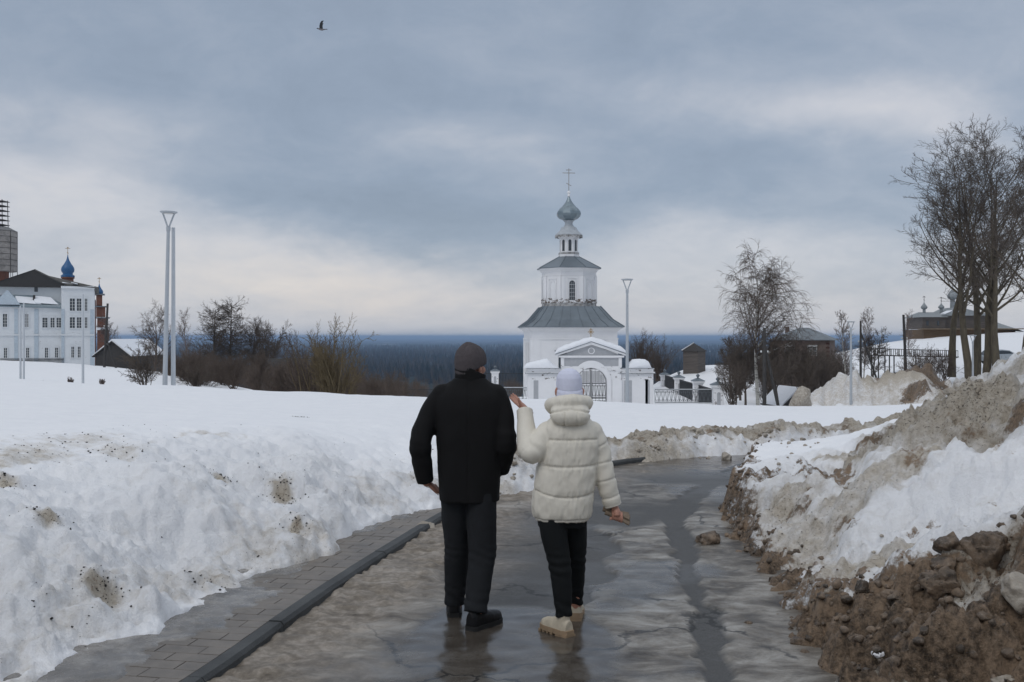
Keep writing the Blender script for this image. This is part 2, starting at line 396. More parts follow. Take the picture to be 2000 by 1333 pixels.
DPOLY = np.array([(2.75, 9.35), (3.5, 10.4), (4.45, 11.9), (5.3, 12.6), (6.3, 14.6), (10, 19), (16, 12), (9, 3.5), (4.6, 5.7), (4.1, 6.3), (3.8, 7.1), (3.5, 7.8), (3.12, 8.6)])
BPOLY = np.array([(1.2, 2.5), (1.5, 5.2), (1.75, 6.6), (2.05, 6.5), (2.3, 6.0), (2.5, 5.95), (2.9, 6.0), (3.25, 5.9), (3.7, 6.0), (5, 5.2), (6, 2.5)])
RPOLY = np.array([(-.3, 10.4), (.6, 12.1), (1.2, 13.4), (2.5, 14.7), (4, 15.2), (9, 16.2), (9, 18.0), (4.5, 17.2), (2.6, 16.6), (1.2, 15.6), (.4, 14.2), (-.3, 12.6), (-.9, 11.4)])
hx = lambda px, d: (px-1000)/F*d
HPOLY = np.array([(hx(1530, 69), 70), (hx(1600, 69), 69.2), (hx(1700, 69), 67.5), (hx(1790, 66), 64), (hx(1868, 66), 65), (hx(1890, 78), 77), (hx(1760, 80), 79), (hx(1600, 80), 78), (hx(1525, 76), 75)])
def pd(x, y, P):                                  # signed distance to polygon, + inside
    d = seg_dist(x, y, np.vstack([P, P[:1]])); return np.where(inside(x, y, P), d, -d)
def surface(x, y):
    """snow surface height and its dirt / mud / roughness, from world x, y"""
    shp = x.shape; x = x.ravel(); y = y.ravel(); r = np.hypot(x, y)
    S = Sfun(x, y)
    near = r < 30
    xn, yn = x[near], y[near]
    sd_ = np.full(x.shape, 50.0); dL = np.full(x.shape, 50.0)
    dd = seg_dist(xn, yn, CLEAR); dd = np.where(inside(xn, yn, CLEAR), -dd, dd)
    jag = fbm(xn, yn, 2.2, 4, 3)*.16+fbm(xn, yn, 9, 3, 11)*.05
    sd_[near] = dd+jag
    left = np.zeros(x.shape, bool); dk = seg_dist(xn, yn, SNOWL); dr = seg_dist(xn, yn, RIGHT); left[near] = dk < dr
    d = np.clip(sd_, -3, 50)
    mu = np.zeros(x.shape); di = np.zeros(x.shape); rg = np.full(x.shape, .05)
    pD = np.full(x.shape, -50.0); pB = pD.copy(); pR = pD.copy(); pH = pD.copy()
    pD[near] = pd(xn, yn, DPOLY); pB[near] = pd(xn, yn, BPOLY); pR[near] = pd(xn, yn, RPOLY)
    far = (r > 55) & (r < 95) & (x > 15); pH[far] = pd(x[far], y[far], HPOLY)
    # profile away from the road edge
    wl = np.where(y < 9, 1.25, .8); prof_l = .30*sst(0, .18, d)+.70*sst(0, wl, d)**.9
    yb = sst(8.2, 9.6, y); wr = .9*(1-yb)+.20*yb
    prof_r = (.08+.16*yb)*sst(0, .12, d)+(.92-.16*yb)*sst(0, wr, d)**.9
    prof = np.where(left, prof_l, prof_r)
    prof = np.where(near, prof, 1.0)
    base = S*prof
    # relief
    lump = fbm(x, y, 1.3, 3, 21); med = fbm(x, y, 4.2, 4, 31); fine = fbm(x, y, 15, 3, 41)
    rid = 1-np.abs(fbm(x, y, 2.6, 4, 51))*2.6
    c1, _ = cell(x+lump*.25, y+med*.12, 3.6, 4); c2, _ = cell(x+med*.1, y, 9.0, 8); c3, i3 = cell(x, y, 22.0, 9)
    Lf = np.where(left & near, sst(3.6, .25, d)*sst(-.02, .2, d), 0)
    Lf = Lf*(1-.65*sst(9.5, 12.5, y)*(pR < 0))
    Rf = np.where(~left & near & (y < 14), sst(4.2, .5, d)*sst(-.02, .15, d), 0)*(1-sst(9.8, 11.2, y)*.8)
    Df = sst(-.25, .35, pD); Bf = sst(-.12, .22, pB); Gf = sst(-.05, .3, pR); Hf = sst(-.8, 1.2, pH)
    h = base
    h = h+fbm(x, y, .35, 3, 61)*np.where(near, .05, .10)*sst(1, 4, d)
    vf = fbm(x, y, 34, 2, 43); pit = np.minimum(fbm(x, y, 6.5, 3, 45)+.12, 0)
    h = h+Lf*(lump*.14+med*.12+fine*.038+vf*.010+pit*.12-(.5-c1)*.07)
    h = h+Rf*(lump*.10+med*.15+fine*.05+vf*.012+pit*.14)+near*(1-Lf)*(1-Rf)*sst(.1, 1, d)*(med*.014+fine*.004)
    h = h+Df*(lump*.22+(rid-.6)*.11+med*.10+(.45-c1)*.14+(.4-c2)*.045+fine*.03)
    h = h+Bf*sst(-.03, .65, d)*(lump*.20+(.5-c1)*.20+np.abs(fbm(x, y, 4, 4, 47))*.16+med*.07+fine*.03+vf*.012)
    rb = sst(0, .55, d)
    rs = np.where(y > 0, sst(.0, .5, d)*sst(1.9, .75, d), 0)
    h = h+Gf*rs*(.08+.14*(fbm(x, y, .9, 3, 77)+.25)+med*.05+(.4-c2)*.025+fine*.02+vf*.006)
    foot = np.where(~left & near & (y < 13.2), sst(.25+.40*sst(9.5, 6.5, y), .08, d)*sst(-.05, .06, d), 0)
    h = h+foot*((.45-c1)*.12+np.abs(fbm(x, y, 6, 4, 49))*.12+med*.05+fine*.03+vf*.010)
    # far heap of cleared snow and the clean drift in front of it
    hh = sst(0, 4.5, pH)
    fl = fbm(x, y, .35, 4, 91); fm = fbm(x, y, 1.2, 4, 95); fc, _ = cell(x, y, .8, 6)
    h = h+hh*(2.9+fl*1.6)+Hf*(fm*.9+(.45-fc)*.6+fbm(x, y, 3.5, 3, 97)*.25)
    h = h+np.where(left & near, .10*(1-sst(13.2, 13.5, y)*(1-sst(14.1, 14.4, y)))*sst(-.01, .04, d)*(1-sst(.4, 1.6, d)), 0)
    h = np.where(d < 0, np.maximum(-.25, d*.8), h)
    h = h+np.where(near & (d > 0) & (d < .12), .0, 0)
    # dirt
    blot = fbm(x, y, .9, 4, 101)+.5
    edge = np.where(near, sst(.55, 0, d), 0)
    di = np.maximum(di, np.where(left & near, .42*sst(.75, .0, d)*(blot+.25)+.20*sst(2.6, .6, d)*(blot+.1), 0))
    bump_ = np.where(left & near, np.exp(-((d-2.35-.3*vn2(x*.9, y*.9, 3))/.28)**2)*sst(-2.2, -3.1, x)*sst(.35, .75, fbm(x, y, 2.4, 3, 161)+.55), 0); di = np.maximum(di, bump_*.55)
    di = np.maximum(di, np.where(left & near & (y < 12), .16*Lf*sst(.45, .9, blot), 0))
    di = np.maximum(di, Gf*rs*(.88+.6*(blot-.5)))
    di = np.maximum(di, Df*(.56+1.0*(blot-.5)))
    mu = np.maximum(mu, Df*(sst(.56, .95, fbm(x, y, .55, 4, 111)+.5+.12*sst(1.1, 1.6, S))*.75))
    mu = np.maximum(mu, Bf*(.84-.40*sst(.5, .78, fbm(x, y, 2.6, 4, 121)+.5)))
    mu = np.maximum(mu, np.where(~left & near & (y < 13.2), sst(.30+.40*sst(9.5, 6.5, y), .08, d), 0)*(.64+.5*(blot-.45)))
    di = np.maximum(di, np.where(~left & near & (y < 13.5), .62*sst(1.05, .35, d)*sst(10.2, 8.5, y)*(blot+.2), 0))
    di = np.maximum(di, np.where(~left & near & (y < 14), .27*Rf*(blot+.35), 0))
    rstr = np.where(~left & near & (y < 10.5), sst(.50, .80, fbm(x*.8, y*1.6, 1.5, 4, 171)+.5+.12*sst(2.2, .6, d)), 0); di = np.maximum(di, rstr*.62)
    mu = np.maximum(mu, np.where(~left & near & (y < 11), sst(.62, .85, fbm(x, y, 3.2, 4, 181)+.5)*.5*sst(2.6, .6, d), 0))
    mu = np.maximum(mu, Gf*rs*(sst(.35, .0, d)*.7*(blot+.2)+.45*sst(.4, .7, fbm(x, y, 1.8, 3, 151)+.5)))
    hb = fbm(x, y, .22, 4, 131)+.5
    di = np.maximum(di, Hf*(.50+.8*sst(.35, .75, hb)*.6)); mu = np.maximum(mu, Hf*sst(.5, .8, fbm(x, y, .3, 3, 141)+.5)*.7)
    di = np.maximum(di, Bf*.8)
    rg = np.maximum.reduce([rg, Lf*.75, Rf*.7, Df, Bf, Gf*rs, foot, Hf*.8])
    region = np.zeros(x.shape, int)
    region[(pD > 0)] = 1; region[(pB > 0)] = 2; region[(pR > 0) & left] = 3; region[pH > 0] = 4
    region[(region > 0) & (d < -.3)] = 0
    return [a.reshape(shp) for a in (h, di, mu, rg, region)]

# stains on the left bank: (photo x, y, radius in m, strength)
STAIN = [(95, 1005, .16, .9), (205, 1145, .15, .9), (540, 940, .14, .8), (555, 975, .16, 1.0), (580, 1030, .12, 1.1), (430, 935, .12, .8), (585, 815, .10, .9), (60, 880, .5, .5), (150, 860, .45, .45),
         (230, 880, .3, .5), (10, 950, .14, .9), (380, 1130, .14, .4), (120, 1210, .25, .35), (420, 1135, .16, .45), (520, 1090, .1, .3), (820, 930, .35, .55), (900, 880, .5, .4)]
def raycast(px, py, d0=4.0, d1=60.0, n=3000):
    d = np.linspace(d0, d1, n); x = (px-1000)/F*d; z = CAMZ-(py-HZ)/F*d
    g = surface(x, d)[0]; i = np.argmax(z < g)
    return float(x[i]), float(d[i]), float(g[i])
STW = [raycast(a, b)[:2]+(c, s) for a, b, c, s in STAIN]

def build_terrain():
    th = [np.arange(-44, 44.01, .105)]
    o1 = np.arange(44, 180, 4.0)[1:]; TH = R(1)*np.concatenate([-o1[::-1], th[0], o1])
    rr = [np.array([.3, 1, 1.8, 2.5])]
    a = 3.0
    l = []
    while a < 480:
        l.append(a); a += .034 if a < 8 else (.034+(a-8)*.004 if a < 24 else (a*.011 if a < 100 else a*.03))
    rr.append(np.array(l)); RR = np.concatenate(rr)
    X = RR[:, None]*np.sin(TH)[None]; Y = RR[:, None]*np.cos(TH)[None]
    h, di, mu, rg, reg = surface(X, Y)
    for sx, sy, rad, s in STW:
        rad = rad*.75 if rad < .3 else rad; m = np.exp(-((X-sx+.06*fbm(X, Y, 6, 3, 7))**2+(Y-sy+.1*fbm(X, Y, 6, 3, 9))**2)/rad**2); di = np.maximum(di, s*m); mu = np.maximum(mu, s*.32*m)
    # beyond the plateau everything drops into the valley; behind the camera the ground is level
    r = np.hypot(X, Y); back = sst(50, 80, np.abs(np.degrees(np.arctan2(X, Y))))
    side = sst(18, 40, r)
    h = h*(1-back*side)+(.3)*back*side
    V = np.stack([X, Y, h], -1).reshape(-1, 3)
    nr, nt = X.shape
    i = np.arange(nr-1)[:, None]*nt+np.arange(nt-1)[None]
    Q = np.stack([i, i+1, i+nt+1, i+nt], -1)
    rq = reg[:-1, :-1]
    names = {0: ('ground', None, None), 1: ('snow_heap', 'tall dirty snow heap with tan grit rising along the right of the road', 'snow heap'),
             2: ('mud_heap', 'dark brown heap of frozen mud clods at the lower right corner beside the icy road', 'mud heap'),
             3: ('snow_ridge', 'low brown grey ridge of ploughed snow along the far outer edge of the road bend', 'snow ridge'),
             4: ('snow_heap', 'distant wide heap of cleared dirty snow behind the slim grey lamp right of the church', 'snow heap')}
    for rid_, (nm, lab, cat) in names.items():
        q = Q[rq == rid_].reshape(-1, 4)
        if rid_ == 0:
            pass
        used, inv = np.unique(q, return_inverse=True)
        o = mk(nm, V[used], inv.reshape(-1, 4), M_SNOW, smooth=True)
        for an, arr in (('dirt', di), ('mud', mu), ('rough', rg)):
            at = o.data.attributes.new(an, 'FLOAT', 'POINT'); at.data.foreach_set('value', arr.ravel()[used].astype(np.float32))
        if rid_ == 0: tag(o, kind='structure')
        else: tag(o, lab, cat)
build_terrain()

# ------------------------------------------------------------------ road, kerb, pavement
def grid_xy(x0, x1, y0, y1, s):
    xs = np.arange(x0, x1+s/2, s); ys = np.arange(y0, y1+s/2, s); X, Y = np.meshgrid(xs, ys)
    nt = len(xs); i = np.arange(len(ys)-1)[:, None]*nt+np.arange(nt-1)[None]
    return X, Y, np.stack([i, i+1, i+nt+1, i+nt], -1).reshape(-1, 4)
def road_fields(X, Y):
    s = seg_dist(X, Y, STRIPE, True)          # + = left of the stripe
    s = s+fbm(X, Y, 1.5, 4, 201)*.16+fbm(X, Y, 8, 3, 205)*.03
    kd = seg_dist(X, Y, KERB, True)           # negative = road side
    kd = -kd
    w = .10+.05*sst(8, 11, Y)+.05*fbm(X, Y, 1.1, 3, 209)
    strip = sst(w+.01, w-.01, np.abs(s))
    patch = ((X-.15+(Y-8)*-.06)/.72)**2+((Y-8.4)/1.6)**2+fbm(X, Y, 1.3, 4, 211)*1.1
    patch = sst(1.08, .98, patch)
    farp = sst(9.6, 10.6, Y+fbm(X, Y, .9, 4, 221)*2.2)*sst(-.2, .35, fbm(X, Y, .7, 4, 231)+.12)*sst(.35, .7, kd)
    hole = sst(.14, .2, fbm(X, Y, .8, 4, 241))*sst(.3, .6, kd)*sst(5.8, 6.4, Y)*.0
    asph = np.maximum.reduce([strip, patch, farp, hole])
    slush = sst(1.0, .25, kd+fbm(X, Y, .8, 4, 251)*.5)*sst(12.5, 9.5, Y)
    slush = np.maximum(slush, .9*sst(1.1, .5, kd)*sst(10, 11, Y)*sst(15, 13, Y)*(fbm(X, Y, 1.2, 3, 261)+.6))
    wet = sst(.05, .3, fbm(X, Y, .9, 4, 271)+.08*(1-sst(.6, 1.0, np.abs(X-.1))))*(1-asph*.5)*.8
    wet = np.maximum(wet, sst(12.0, 13.6, Y))
    feet = ((X-.02)/.62)**2+((Y-5.5)/1.15)**2+fbm(X, Y, 1.1, 4, 275)*.9; wet = np.maximum(wet, sst(1.25, .75, feet)); asph = asph*(1-.7*sst(1.25, .75, feet))
    return s, kd, asph, slush, np.clip(wet, 0, 1)
def build_road():
    X, Y, Q = grid_xy(-6, 8, -2, 18.4, .035)
    s, kd, asph, slush, wet = road_fields(X, Y)
    flow = fbm(X*.8, Y*1.7, 1.7, 5, 281)
    z = (1-asph)*(.022+flow*.007*(1-.6*wet)+fbm(X, Y, 7, 3, 291)*.009)
    z = z+asph*fbm(X, Y, 1.0, 2, 295)*.006
    z = z+slush*(.012+np.abs(fbm(X, Y, 5, 3, 301))*.05+fbm(X, Y, 16, 2, 303)*.012)
    groove = np.exp(-((kd-.42-.03*np.sin(Y*3))/.07)**2)+np.exp(-((kd-.78)/.06)**2)
    z = z-.010*groove*sst(9.5, 8, Y)*sst(-.2, .2, fbm(X, Y, 6, 2, 307)+.1)
    V = np.stack([X, Y, z], -1).reshape(-1, 3)
    kq = kd.ravel()[Q].max(1) > -.04
    rin = np.ravel(pd(X, Y, np.vstack([KERB, RIGHT[::-1]])))[Q].max(1) > -.8
    Q = Q[kq & rin]; used, inv = np.unique(Q, return_inverse=True)
    m, t = newmat('road_ice_asphalt')
    pos = t.node('ShaderNodeNewGeometry').outputs['Position']
    at = lambda n: t.node('ShaderNodeAttribute', attribute_name=n).outputs['Fac']
    A, Sl, Wt = at('asph'), at('slush'), at('wet')
    stp = t.vmath('MULTIPLY', pos, (1.15, 1.75, 1.0))
    n1 = t.noise(stp, 2.3, 9, .68, .5); n2 = t.noise(pos, 14, 5, .7); n3 = t.noise(pos, 160, 2, .6); n4 = t.noise(pos, .9, 4, .6)
    ice = t.ramp(t.math('ADD', n1, t.math('MULTIPLY', t.math('SUBTRACT', n4, .5), .5)), [(.30, (.045, .039, .034)), (.43, (.125, .112, .096)), (.56, (.26, .242, .215)), (.72, (.44, .43, .41))])
    ice = t.mix(t.math('MULTIPLY', t.sstep(n3, .60, .68), .55), ice, (.035, .03, .026)); ice = t.mix(t.math('MULTIPLY', t.sstep(n2, .55, .72), .35), ice, (.16, .13, .10))
    ice = t.mix(t.math('MULTIPLY', Wt, .78), ice, (.045, .036, .028))
    asp = t.mix(t.lin(n3, .35, .65), (.038, .038, .037), (.115, .114, .112))
    asp = t.mix(t.sstep(n2, .5, .75), asp, (.10, .10, .105))
    sl = t.ramp(t.math('ADD', t.math('MULTIPLY', n2, .6), t.math('MULTIPLY', n1, .4)), [(.32, (.07, .055, .04)), (.48, (.19, .16, .125)), (.66, (.40, .35, .30))])
    col = t.mix(A, ice, asp); col = t.mix(t.math('MULTIPLY', Sl, .9), col, sl)
    crack = t.node('ShaderNodeTexVoronoi', feature='DISTANCE_TO_EDGE'); crack.inputs['Scale'].default_value = .55
    t.put(crack.inputs['Vector'], t.vmath('ADD', pos, t.vmath('SCALE', t.noise(pos, 2.2, 5, .6, color=True), scale=.5)))
    ck = t.math('MULTIPLY', t.math('MULTIPLY', t.sstep(crack.outputs[0], .011, .003), t.sstep(n4, .46, .54)), t.math('SUBTRACT', 1, Sl))
    col = t.mix(t.math('MULTIPLY', ck, .8), col, (.02, .02, .02))
    t.put(t.b.inputs['Base Color'], col)
    ro = t.lin(n2, .3, .7, .32, .55)
    ro = t.mix(A, ro, t.lin(n3, .3, .7, .50, .66)); ro = t.mix(t.math('MULTIPLY', Wt, .8), ro, t.lin(n1, .3, .7, .05, .20)); ro = t.mix(Sl, ro, (.55,)*3)
    t.put(t.b.inputs['Roughness'], ro); t.put(t.b.inputs['Specular IOR Level'], t.math('MULTIPLY_ADD', Wt, .28, .26))
    bp = t.node('ShaderNodeBump'); bp.inputs['Strength'].default_value = .8; bp.inputs['Distance'].default_value = .012
    hgt = t.math('ADD', t.math('MULTIPLY', n1, t.math('SUBTRACT', 1.02, Wt)), t.math('MULTIPLY', t.math('MULTIPLY', n2, .55), t.math('SUBTRACT', 1.15, Wt)))
    hgt = t.math('ADD', hgt, t.math('MULTIPLY', t.math('MULTIPLY', n3, .28), A))
    t.put(bp.inputs['Height'], hgt); t.l.new(bp.outputs[0], t.b.inputs['Normal'])
    o = mk('road', V[used], inv.reshape(-1, 4), m, smooth=True); tag(o, kind='structure')
    for an, arr in (('asph', asph), ('slush', slush), ('wet', wet)):
        a_ = o.data.attributes.new(an, 'FLOAT', 'POINT'); a_.data.foreach_set('value', arr.ravel()[used].astype(np.float32))
build_road()

def offset(P, d):
    T = np.gradient(P, axis=0); T /= np.linalg.norm(T, axis=1)[:, None]; N = np.stack([-T[:, 1], T[:, 0]], -1)
    return P+N*d
KTOP = .09
def resample(P, step):
    s = np.concatenate([[0], np.cumsum(np.linalg.norm(np.diff(P, axis=0), axis=1))]); n = int(s[-1]/step); t = np.arange(n+1)*step
    return np.stack([np.interp(t, s, P[:, 0]), np.interp(t, s, P[:, 1])], -1), t
def build_kerb():
    mb = MB(); KP, ts = resample(KERB, .25); rnd = random.Random(3)
    a = KP; b = offset(KP, .11)
    for i in range(0, len(KP)-4, 4):
        ring = []
        dz = rnd.uniform(-.004, .004)
        for j in range(5):
            e = .003 if j == 0 else (-.003 if j == 4 else 0)
            p = a[i+j]; q = b[i+j]; t = (a[min(i+j+1, len(a)-1)]-a[i+j-1 if i+j else 0]); t = t/np.linalg.norm(t)
            p = p+t*e; q = q+t*e; u = (q-p)/np.linalg.norm(q-p); z = KTOP+dz
            ring.append([(p[0], p[1], -.12), (p[0]+u[0]*.012, p[1]+u[1]*.012, z-.022), (p[0]+u[0]*.03, p[1]+u[1]*.03, z), (q[0]-u[0]*.004, q[1]-u[1]*.004, z), (q[0], q[1], z-.004), (q[0], q[1], -.12)])
        mb.loop(ring)
    m = simple('kerb_granite', (.060, .063, .064), .62, .35, 5, .005, 90, spec=.3)
    tag(mb.obj('kerb', m), kind='structure')
    # paving: blocks laid as real pieces in courses across the strip, ice sheet over the outer half
    rnd = random.Random(8); pv = MB(); inner = .115; W_ = .13; L_ = .26
    KP2, ts2 = resample(KERB, W_)
    N = offset(KP2, 1.0)-KP2
    for i in range(len(KP2)-1):
        if KP2[i][1] > 12.5: break
        x = inner-(0 if i % 2 else L_*.5)
        while x < 1.7:
            x0 = max(x, inner); x1 = x+L_
            if x1-x0 > .03:
                g = .0032; z = KTOP-.008+rnd.uniform(-.0012, .0012)
                p = [KP2[i]+N[i]*(x0+g), KP2[i]+N[i]*(x1-g), KP2[i+1]+N[i+1]*(x1-g), KP2[i+1]+N[i+1]*(x0+g)]
                c = sum(p)/4; tt = (KP2[i+1]-KP2[i]); tt = tt/np.linalg.norm(tt)*g
                p[0] = p[0]+tt; p[1] = p[1]+tt; p[2] = p[2]-tt; p[3] = p[3]-tt
                e = [q+(c-q)*.012 for q in p]
                pv.loop([[(q[0], q[1], -.05) for q in p], [(q[0], q[1], z-.0015) for q in p], [(q[0], q[1], z) for q in e]], cap0=False)
            x = x1
    m = simple('concrete_paver', (.155, .135, .115), .45, .3, 5, .002, 120)
    tag(pv.obj('pavement', m), kind='structure')
    # sand bed
    bd = MB(); A0 = offset(KP2, .112); B0 = offset(KP2, 1.9)
    n = [i for i in range(len(KP2)) if KP2[i][1] < 12.6]
    bd.loop([[(A0[i][0], A0[i][1], KTOP-.02), (B0[i][0], B0[i][1], KTOP-.02), (B0[i][0], B0[i][1], -.1), (A0[i][0], A0[i][1], -.1)] for i in n])
    tag(bd.obj('paving_bed', simple('wet_sand', (.05, .045, .04), .5)), kind='structure')
    # thin ice over the outer part of the pavement
    X, Y, Q = grid_xy(-5, 1, 2, 12.6, .025)
    kd = seg_dist(X, Y, KERB, True)
    edge = .50+.06*np.sin(Y*1.7)+fbm(X, Y, 2.6, 4, 401)*.30+fbm(X, Y, 9, 3, 405)*.08-.10*sst(7.5, 9.5, Y)
    e = kd-edge
    z = KTOP-.018+sst(-.01, .03, e)*.016+sst(0, .5, e)*.03+fbm(X, Y, 3, 4, 411)*.018*sst(0, .3, e)
    keep = (e.ravel()[Q].max(1) > -.02) & (kd.ravel()[Q].min(1) > .16)
    Q = Q[keep]; used, inv = np.unique(Q, return_inverse=True)
    m, t = newmat('grey_ice'); pos = t.node('ShaderNodeNewGeometry').outputs['Position']
    n1 = t.noise(pos, 3.0, 7, .65, .3); n2 = t.noise(pos, 18, 4, .6)
    t.put(t.b.inputs['Base Color'], t.ramp(t.math('ADD', t.math('MULTIPLY', n1, .8), t.math('MULTIPLY', n2, .2)), [(.32, (.08, .073, .065)), (.5, (.17, .158, .145)), (.64, (.31, .295, .275)), (.8, (.5, .48, .46))]))
    t.put(t.b.inputs['Roughness'], t.lin(n2, .3, .7, .12, .4))
    bp = t.node('ShaderNodeBump'); bp.inputs['Strength'].default_value = .6; bp.inputs['Distance'].default_value = .01; t.put(bp.inputs['Height'], t.math('ADD', n1, t.math('MULTIPLY', n2, .3))); t.l.new(bp.outputs[0], t.b.inputs['Normal'])
    o = mk('ice_sheet', np.stack([X, Y, z], -1).reshape(-1, 3)[used], inv.reshape(-1, 4), m, smooth=True); tag(o, kind='structure')
build_kerb()

# ------------------------------------------------------------------ loose lumps
def ico(sub=2):
    import bmesh
    bm = bmesh.new(); bmesh.ops.create_icosphere(bm, subdivisions=sub, radius=1.0); V = np.array([v.co[:] for v in bm.verts]); Fq = np.array([[v.index for v in f.verts] for f in bm.faces]); bm.free(); return V, Fq
ICO = {i: ico(i) for i in (2, 3, 4)}
def lump_geo(rs, r, sub=3, rough=.35, flat=.8):
    V, Fq = ICO[sub]; o = rs.rand(3)*50; n = V*(1+rough*(vn3(V*1.3+o, 1)*1.7+vn3(V*2.9+o, 2)*1.2+vn3(V*6+o, 3)*.7+vn3(V*13+o, 4)*.35)[:, None])
    for _ in range(5):                     # broken faces
        d = rs.randn(3); d /= np.linalg.norm(d); k_ = rs.uniform(.55, .85); t = n@d; n = n-np.maximum(t-k_, 0)[:, None]*d*.85
    A = np.linalg.qr(rs.randn(3, 3))[0]; n = n@A.T; n[:, 2] *= flat
    return n*r*np.array([1, rs.uniform(.75, 1.2), 1]), Fq
def lumps(name, parent, mat, pts, seed, sub=2):
    rs = np.random.RandomState(seed); X = np.array([p[0] for p in pts]); Y = np.array([p[1] for p in pts]); H = surface(X, Y)[0]; VV = []; FF = []; b = 0
    for (x, y, r), h in zip(pts, H):
        v, f = lump_geo(rs, r, sub if r < .05 else 4, .4 if r < .05 else .55); VV.append(v+[x, y, max(h, 0)+r*(.18 if r < .05 else 0)]); FF.append(f+b); b += len(v)
    o = mk(name, np.concatenate(VV), np.concatenate(FF), mat, parent, True); return o
def mudmat():
    m, t = newmat('frozen_mud'); pos = t.node('ShaderNodeTexCoord').outputs['Object']
    a = t.noise(pos, 7, 6, .65); b = t.noise(pos, 38, 5, .7)
    col = t.mix(t.sstep(a, .35, .68), (.045, .033, .023), (.22, .158, .108)); col = t.mix(t.math('MULTIPLY', t.sstep(b, .5, .68), .5), col, (.28, .235, .19)); col = t.mix(t.sstep(b, .40, .33), col, (.018, .015, .013))
    t.put(t.b.inputs['Base Color'], col); t.put(t.b.inputs['Roughness'], t.lin(a, .3, .7, .35, .75))
    bp = t.node('ShaderNodeBump'); bp.inputs['Strength'].default_value = 1; bp.inputs['Distance'].default_value = .012; t.put(bp.inputs['Height'], t.math('ADD', b, t.math('MULTIPLY', a, .6))); t.l.new(bp.outputs[0], t.b.inputs['Normal'])
    return m
M_MUD = mudmat()
M_ICE = simple('dirty_ice_lump', (.21, .175, .135), .5, .35, 7, .012, 40, c2=(.46, .42, .36))
M_SN2 = simple('white_snow_lump', (.80, .81, .84), .7, .06, 9, .006, 40)
M_BLK = simple('black_grit', (.02, .018, .016), .9, .4, 30)
def scatter():
    rs = np.random.RandomState(77)
    heap = [o for o in bpy.data.objects if o.name == 'mud_heap'][0]
    X = rs.uniform(1.2, 4.6, 2400); Y = rs.uniform(3.9, 6.7, 2400); ok = pd(X, Y, BPOLY) > .02; X, Y = X[ok], Y[ok]
    ok = (~inside(X, Y, CLEAR)) & (Y > X*1.25); X, Y = X[ok], Y[ok]; r = .005+.034*rs.rand(len(X))**3.5
    pts = list(zip(X, Y, r))+[(2.42, 5.62, .10), (2.75, 5.78, .12), (3.0, 5.6, .09), (2.22, 5.75, .07), (2.07, 5.9, .05), (2.6, 5.9, .09), (2.88, 5.9, .08), (2.5, 5.78, .07), (2.3, 5.2, .07), (1.95, 5.3, .05)]
    lumps('clods', heap, M_MUD, pts, 5)['kind'] = 'stuff'
    # brown lumps along the foot of the right bank
    P, ts = resample(RIGHT, .05); L = []
    for i in range(len(P)):
        if not 4.6 < P[i][1] < 13.0: continue
        T = P[min(i+1, len(P)-1)]-P[i-1]; N_ = np.array([T[1], -T[0]])/np.linalg.norm(T)
        for _ in range(5):
            wdt = .20+.45*max(0, (10-P[i][1])/5); o = rs.rand()**1.3*wdt+.0; r = .005+.032*rs.rand()**4; q = P[i]+N_*o+rs.randn(2)*.03; L.append((q[0], q[1], r))
    o = lumps('mud_crumbs', None, M_MUD, L, 6); tag(o, 'brown frozen mud crumbs strewn along the foot of the right snow bank', 'mud', kind='stuff')
    L = []
    for i in range(len(P)):
        if 7 < P[i][1] < 13 and rs.rand() < .35:
            T = P[min(i+1, len(P)-1)]-P[i-1]; N_ = np.array([T[1], -T[0]])/np.linalg.norm(T); q = P[i]+N_*rs.uniform(.3, .9); L.append((q[0], q[1], .01+.03*rs.rand()**2))
    PK, ts = resample(KERB, .06)
    for i in range(len(PK)):
        if 10 < PK[i][1] < 16.4:
            for _ in range(2):
                q = PK[i]+rs.randn(2)*.16+[-.05, .08]; L.append((q[0], q[1], .008+.05*rs.rand()**3.5))
    o = lumps('snow_crumbs', None, M_ICE, L, 7); tag(o, 'dirty snow crumbs fallen along the edges of the road', 'snow', kind='stuff')
    # black grit on the left bank
    L = []
    for (sx, sy, rad, s_), (px, py, *_) in zip(STW, STAIN):
        n = int(80*s_*(1 if rad < .3 else 1.6))
        for _ in range(n):
            a = rs.randn(2)*rad*.5; L.append((sx+a[0]*1.2, sy+a[1], .0018+.008*rs.rand()**3))
    for _ in range(150): L.append((rs.uniform(-4.2, -1.2), rs.uniform(5.2, 12), .002+.006*rs.rand()**3))
    L = [q for q in L if not inside(np.array([q[0]]), np.array([q[1]]), CLEAR)[0]]
    o = lumps('black_grit', None, M_BLK, L, 8); tag(o, 'black grit and clods scattered over the left snow bank', 'grit', kind='stuff')
    def rock(name, px, py, d, r, label, mat, flat=.8, grp=None):
        x, y = (px-1000)/F*d, d; g = float(surface(np.array([[x]]), np.array([[y]]))[0][0, 0]); g = g if d > 30 else max(g, 0.0)
        if inside(np.array([x]), np.array([y]), CLEAR)[0]: g = .015
        v, f = lump_geo(np.random.RandomState(int(px)), r, 4, .28, flat); o = mk(name, v, f, mat, None, True); o.location = (x, y, g+r*flat*.45); tag(o, label, 'lump', grp)
    rock('mud_lump', 1382, 1068, 8.70, .10, 'brown frozen boulder sized lump lying alone on the icy road at right', M_MUD, .8)
    rock('snow_lump', 832, 1008, 9.25, .085, 'dirty white snow lump on the pavement end just left of the man', M_ICE)
    rock('snow_lump', 727, 1072, 8.2, .04, 'small whitish snow lump on the icy pavement', M_SN2)
    rock('mud_lump', 1565, 1262, 5.85, .055, 'small elongated mud lump at the right road edge near the bottom', M_MUD, .6)
    rock('mud_lump', 1462, 1222, 6.25, .028, 'tiny dark mud lump frozen into the road ice', M_MUD, .5)
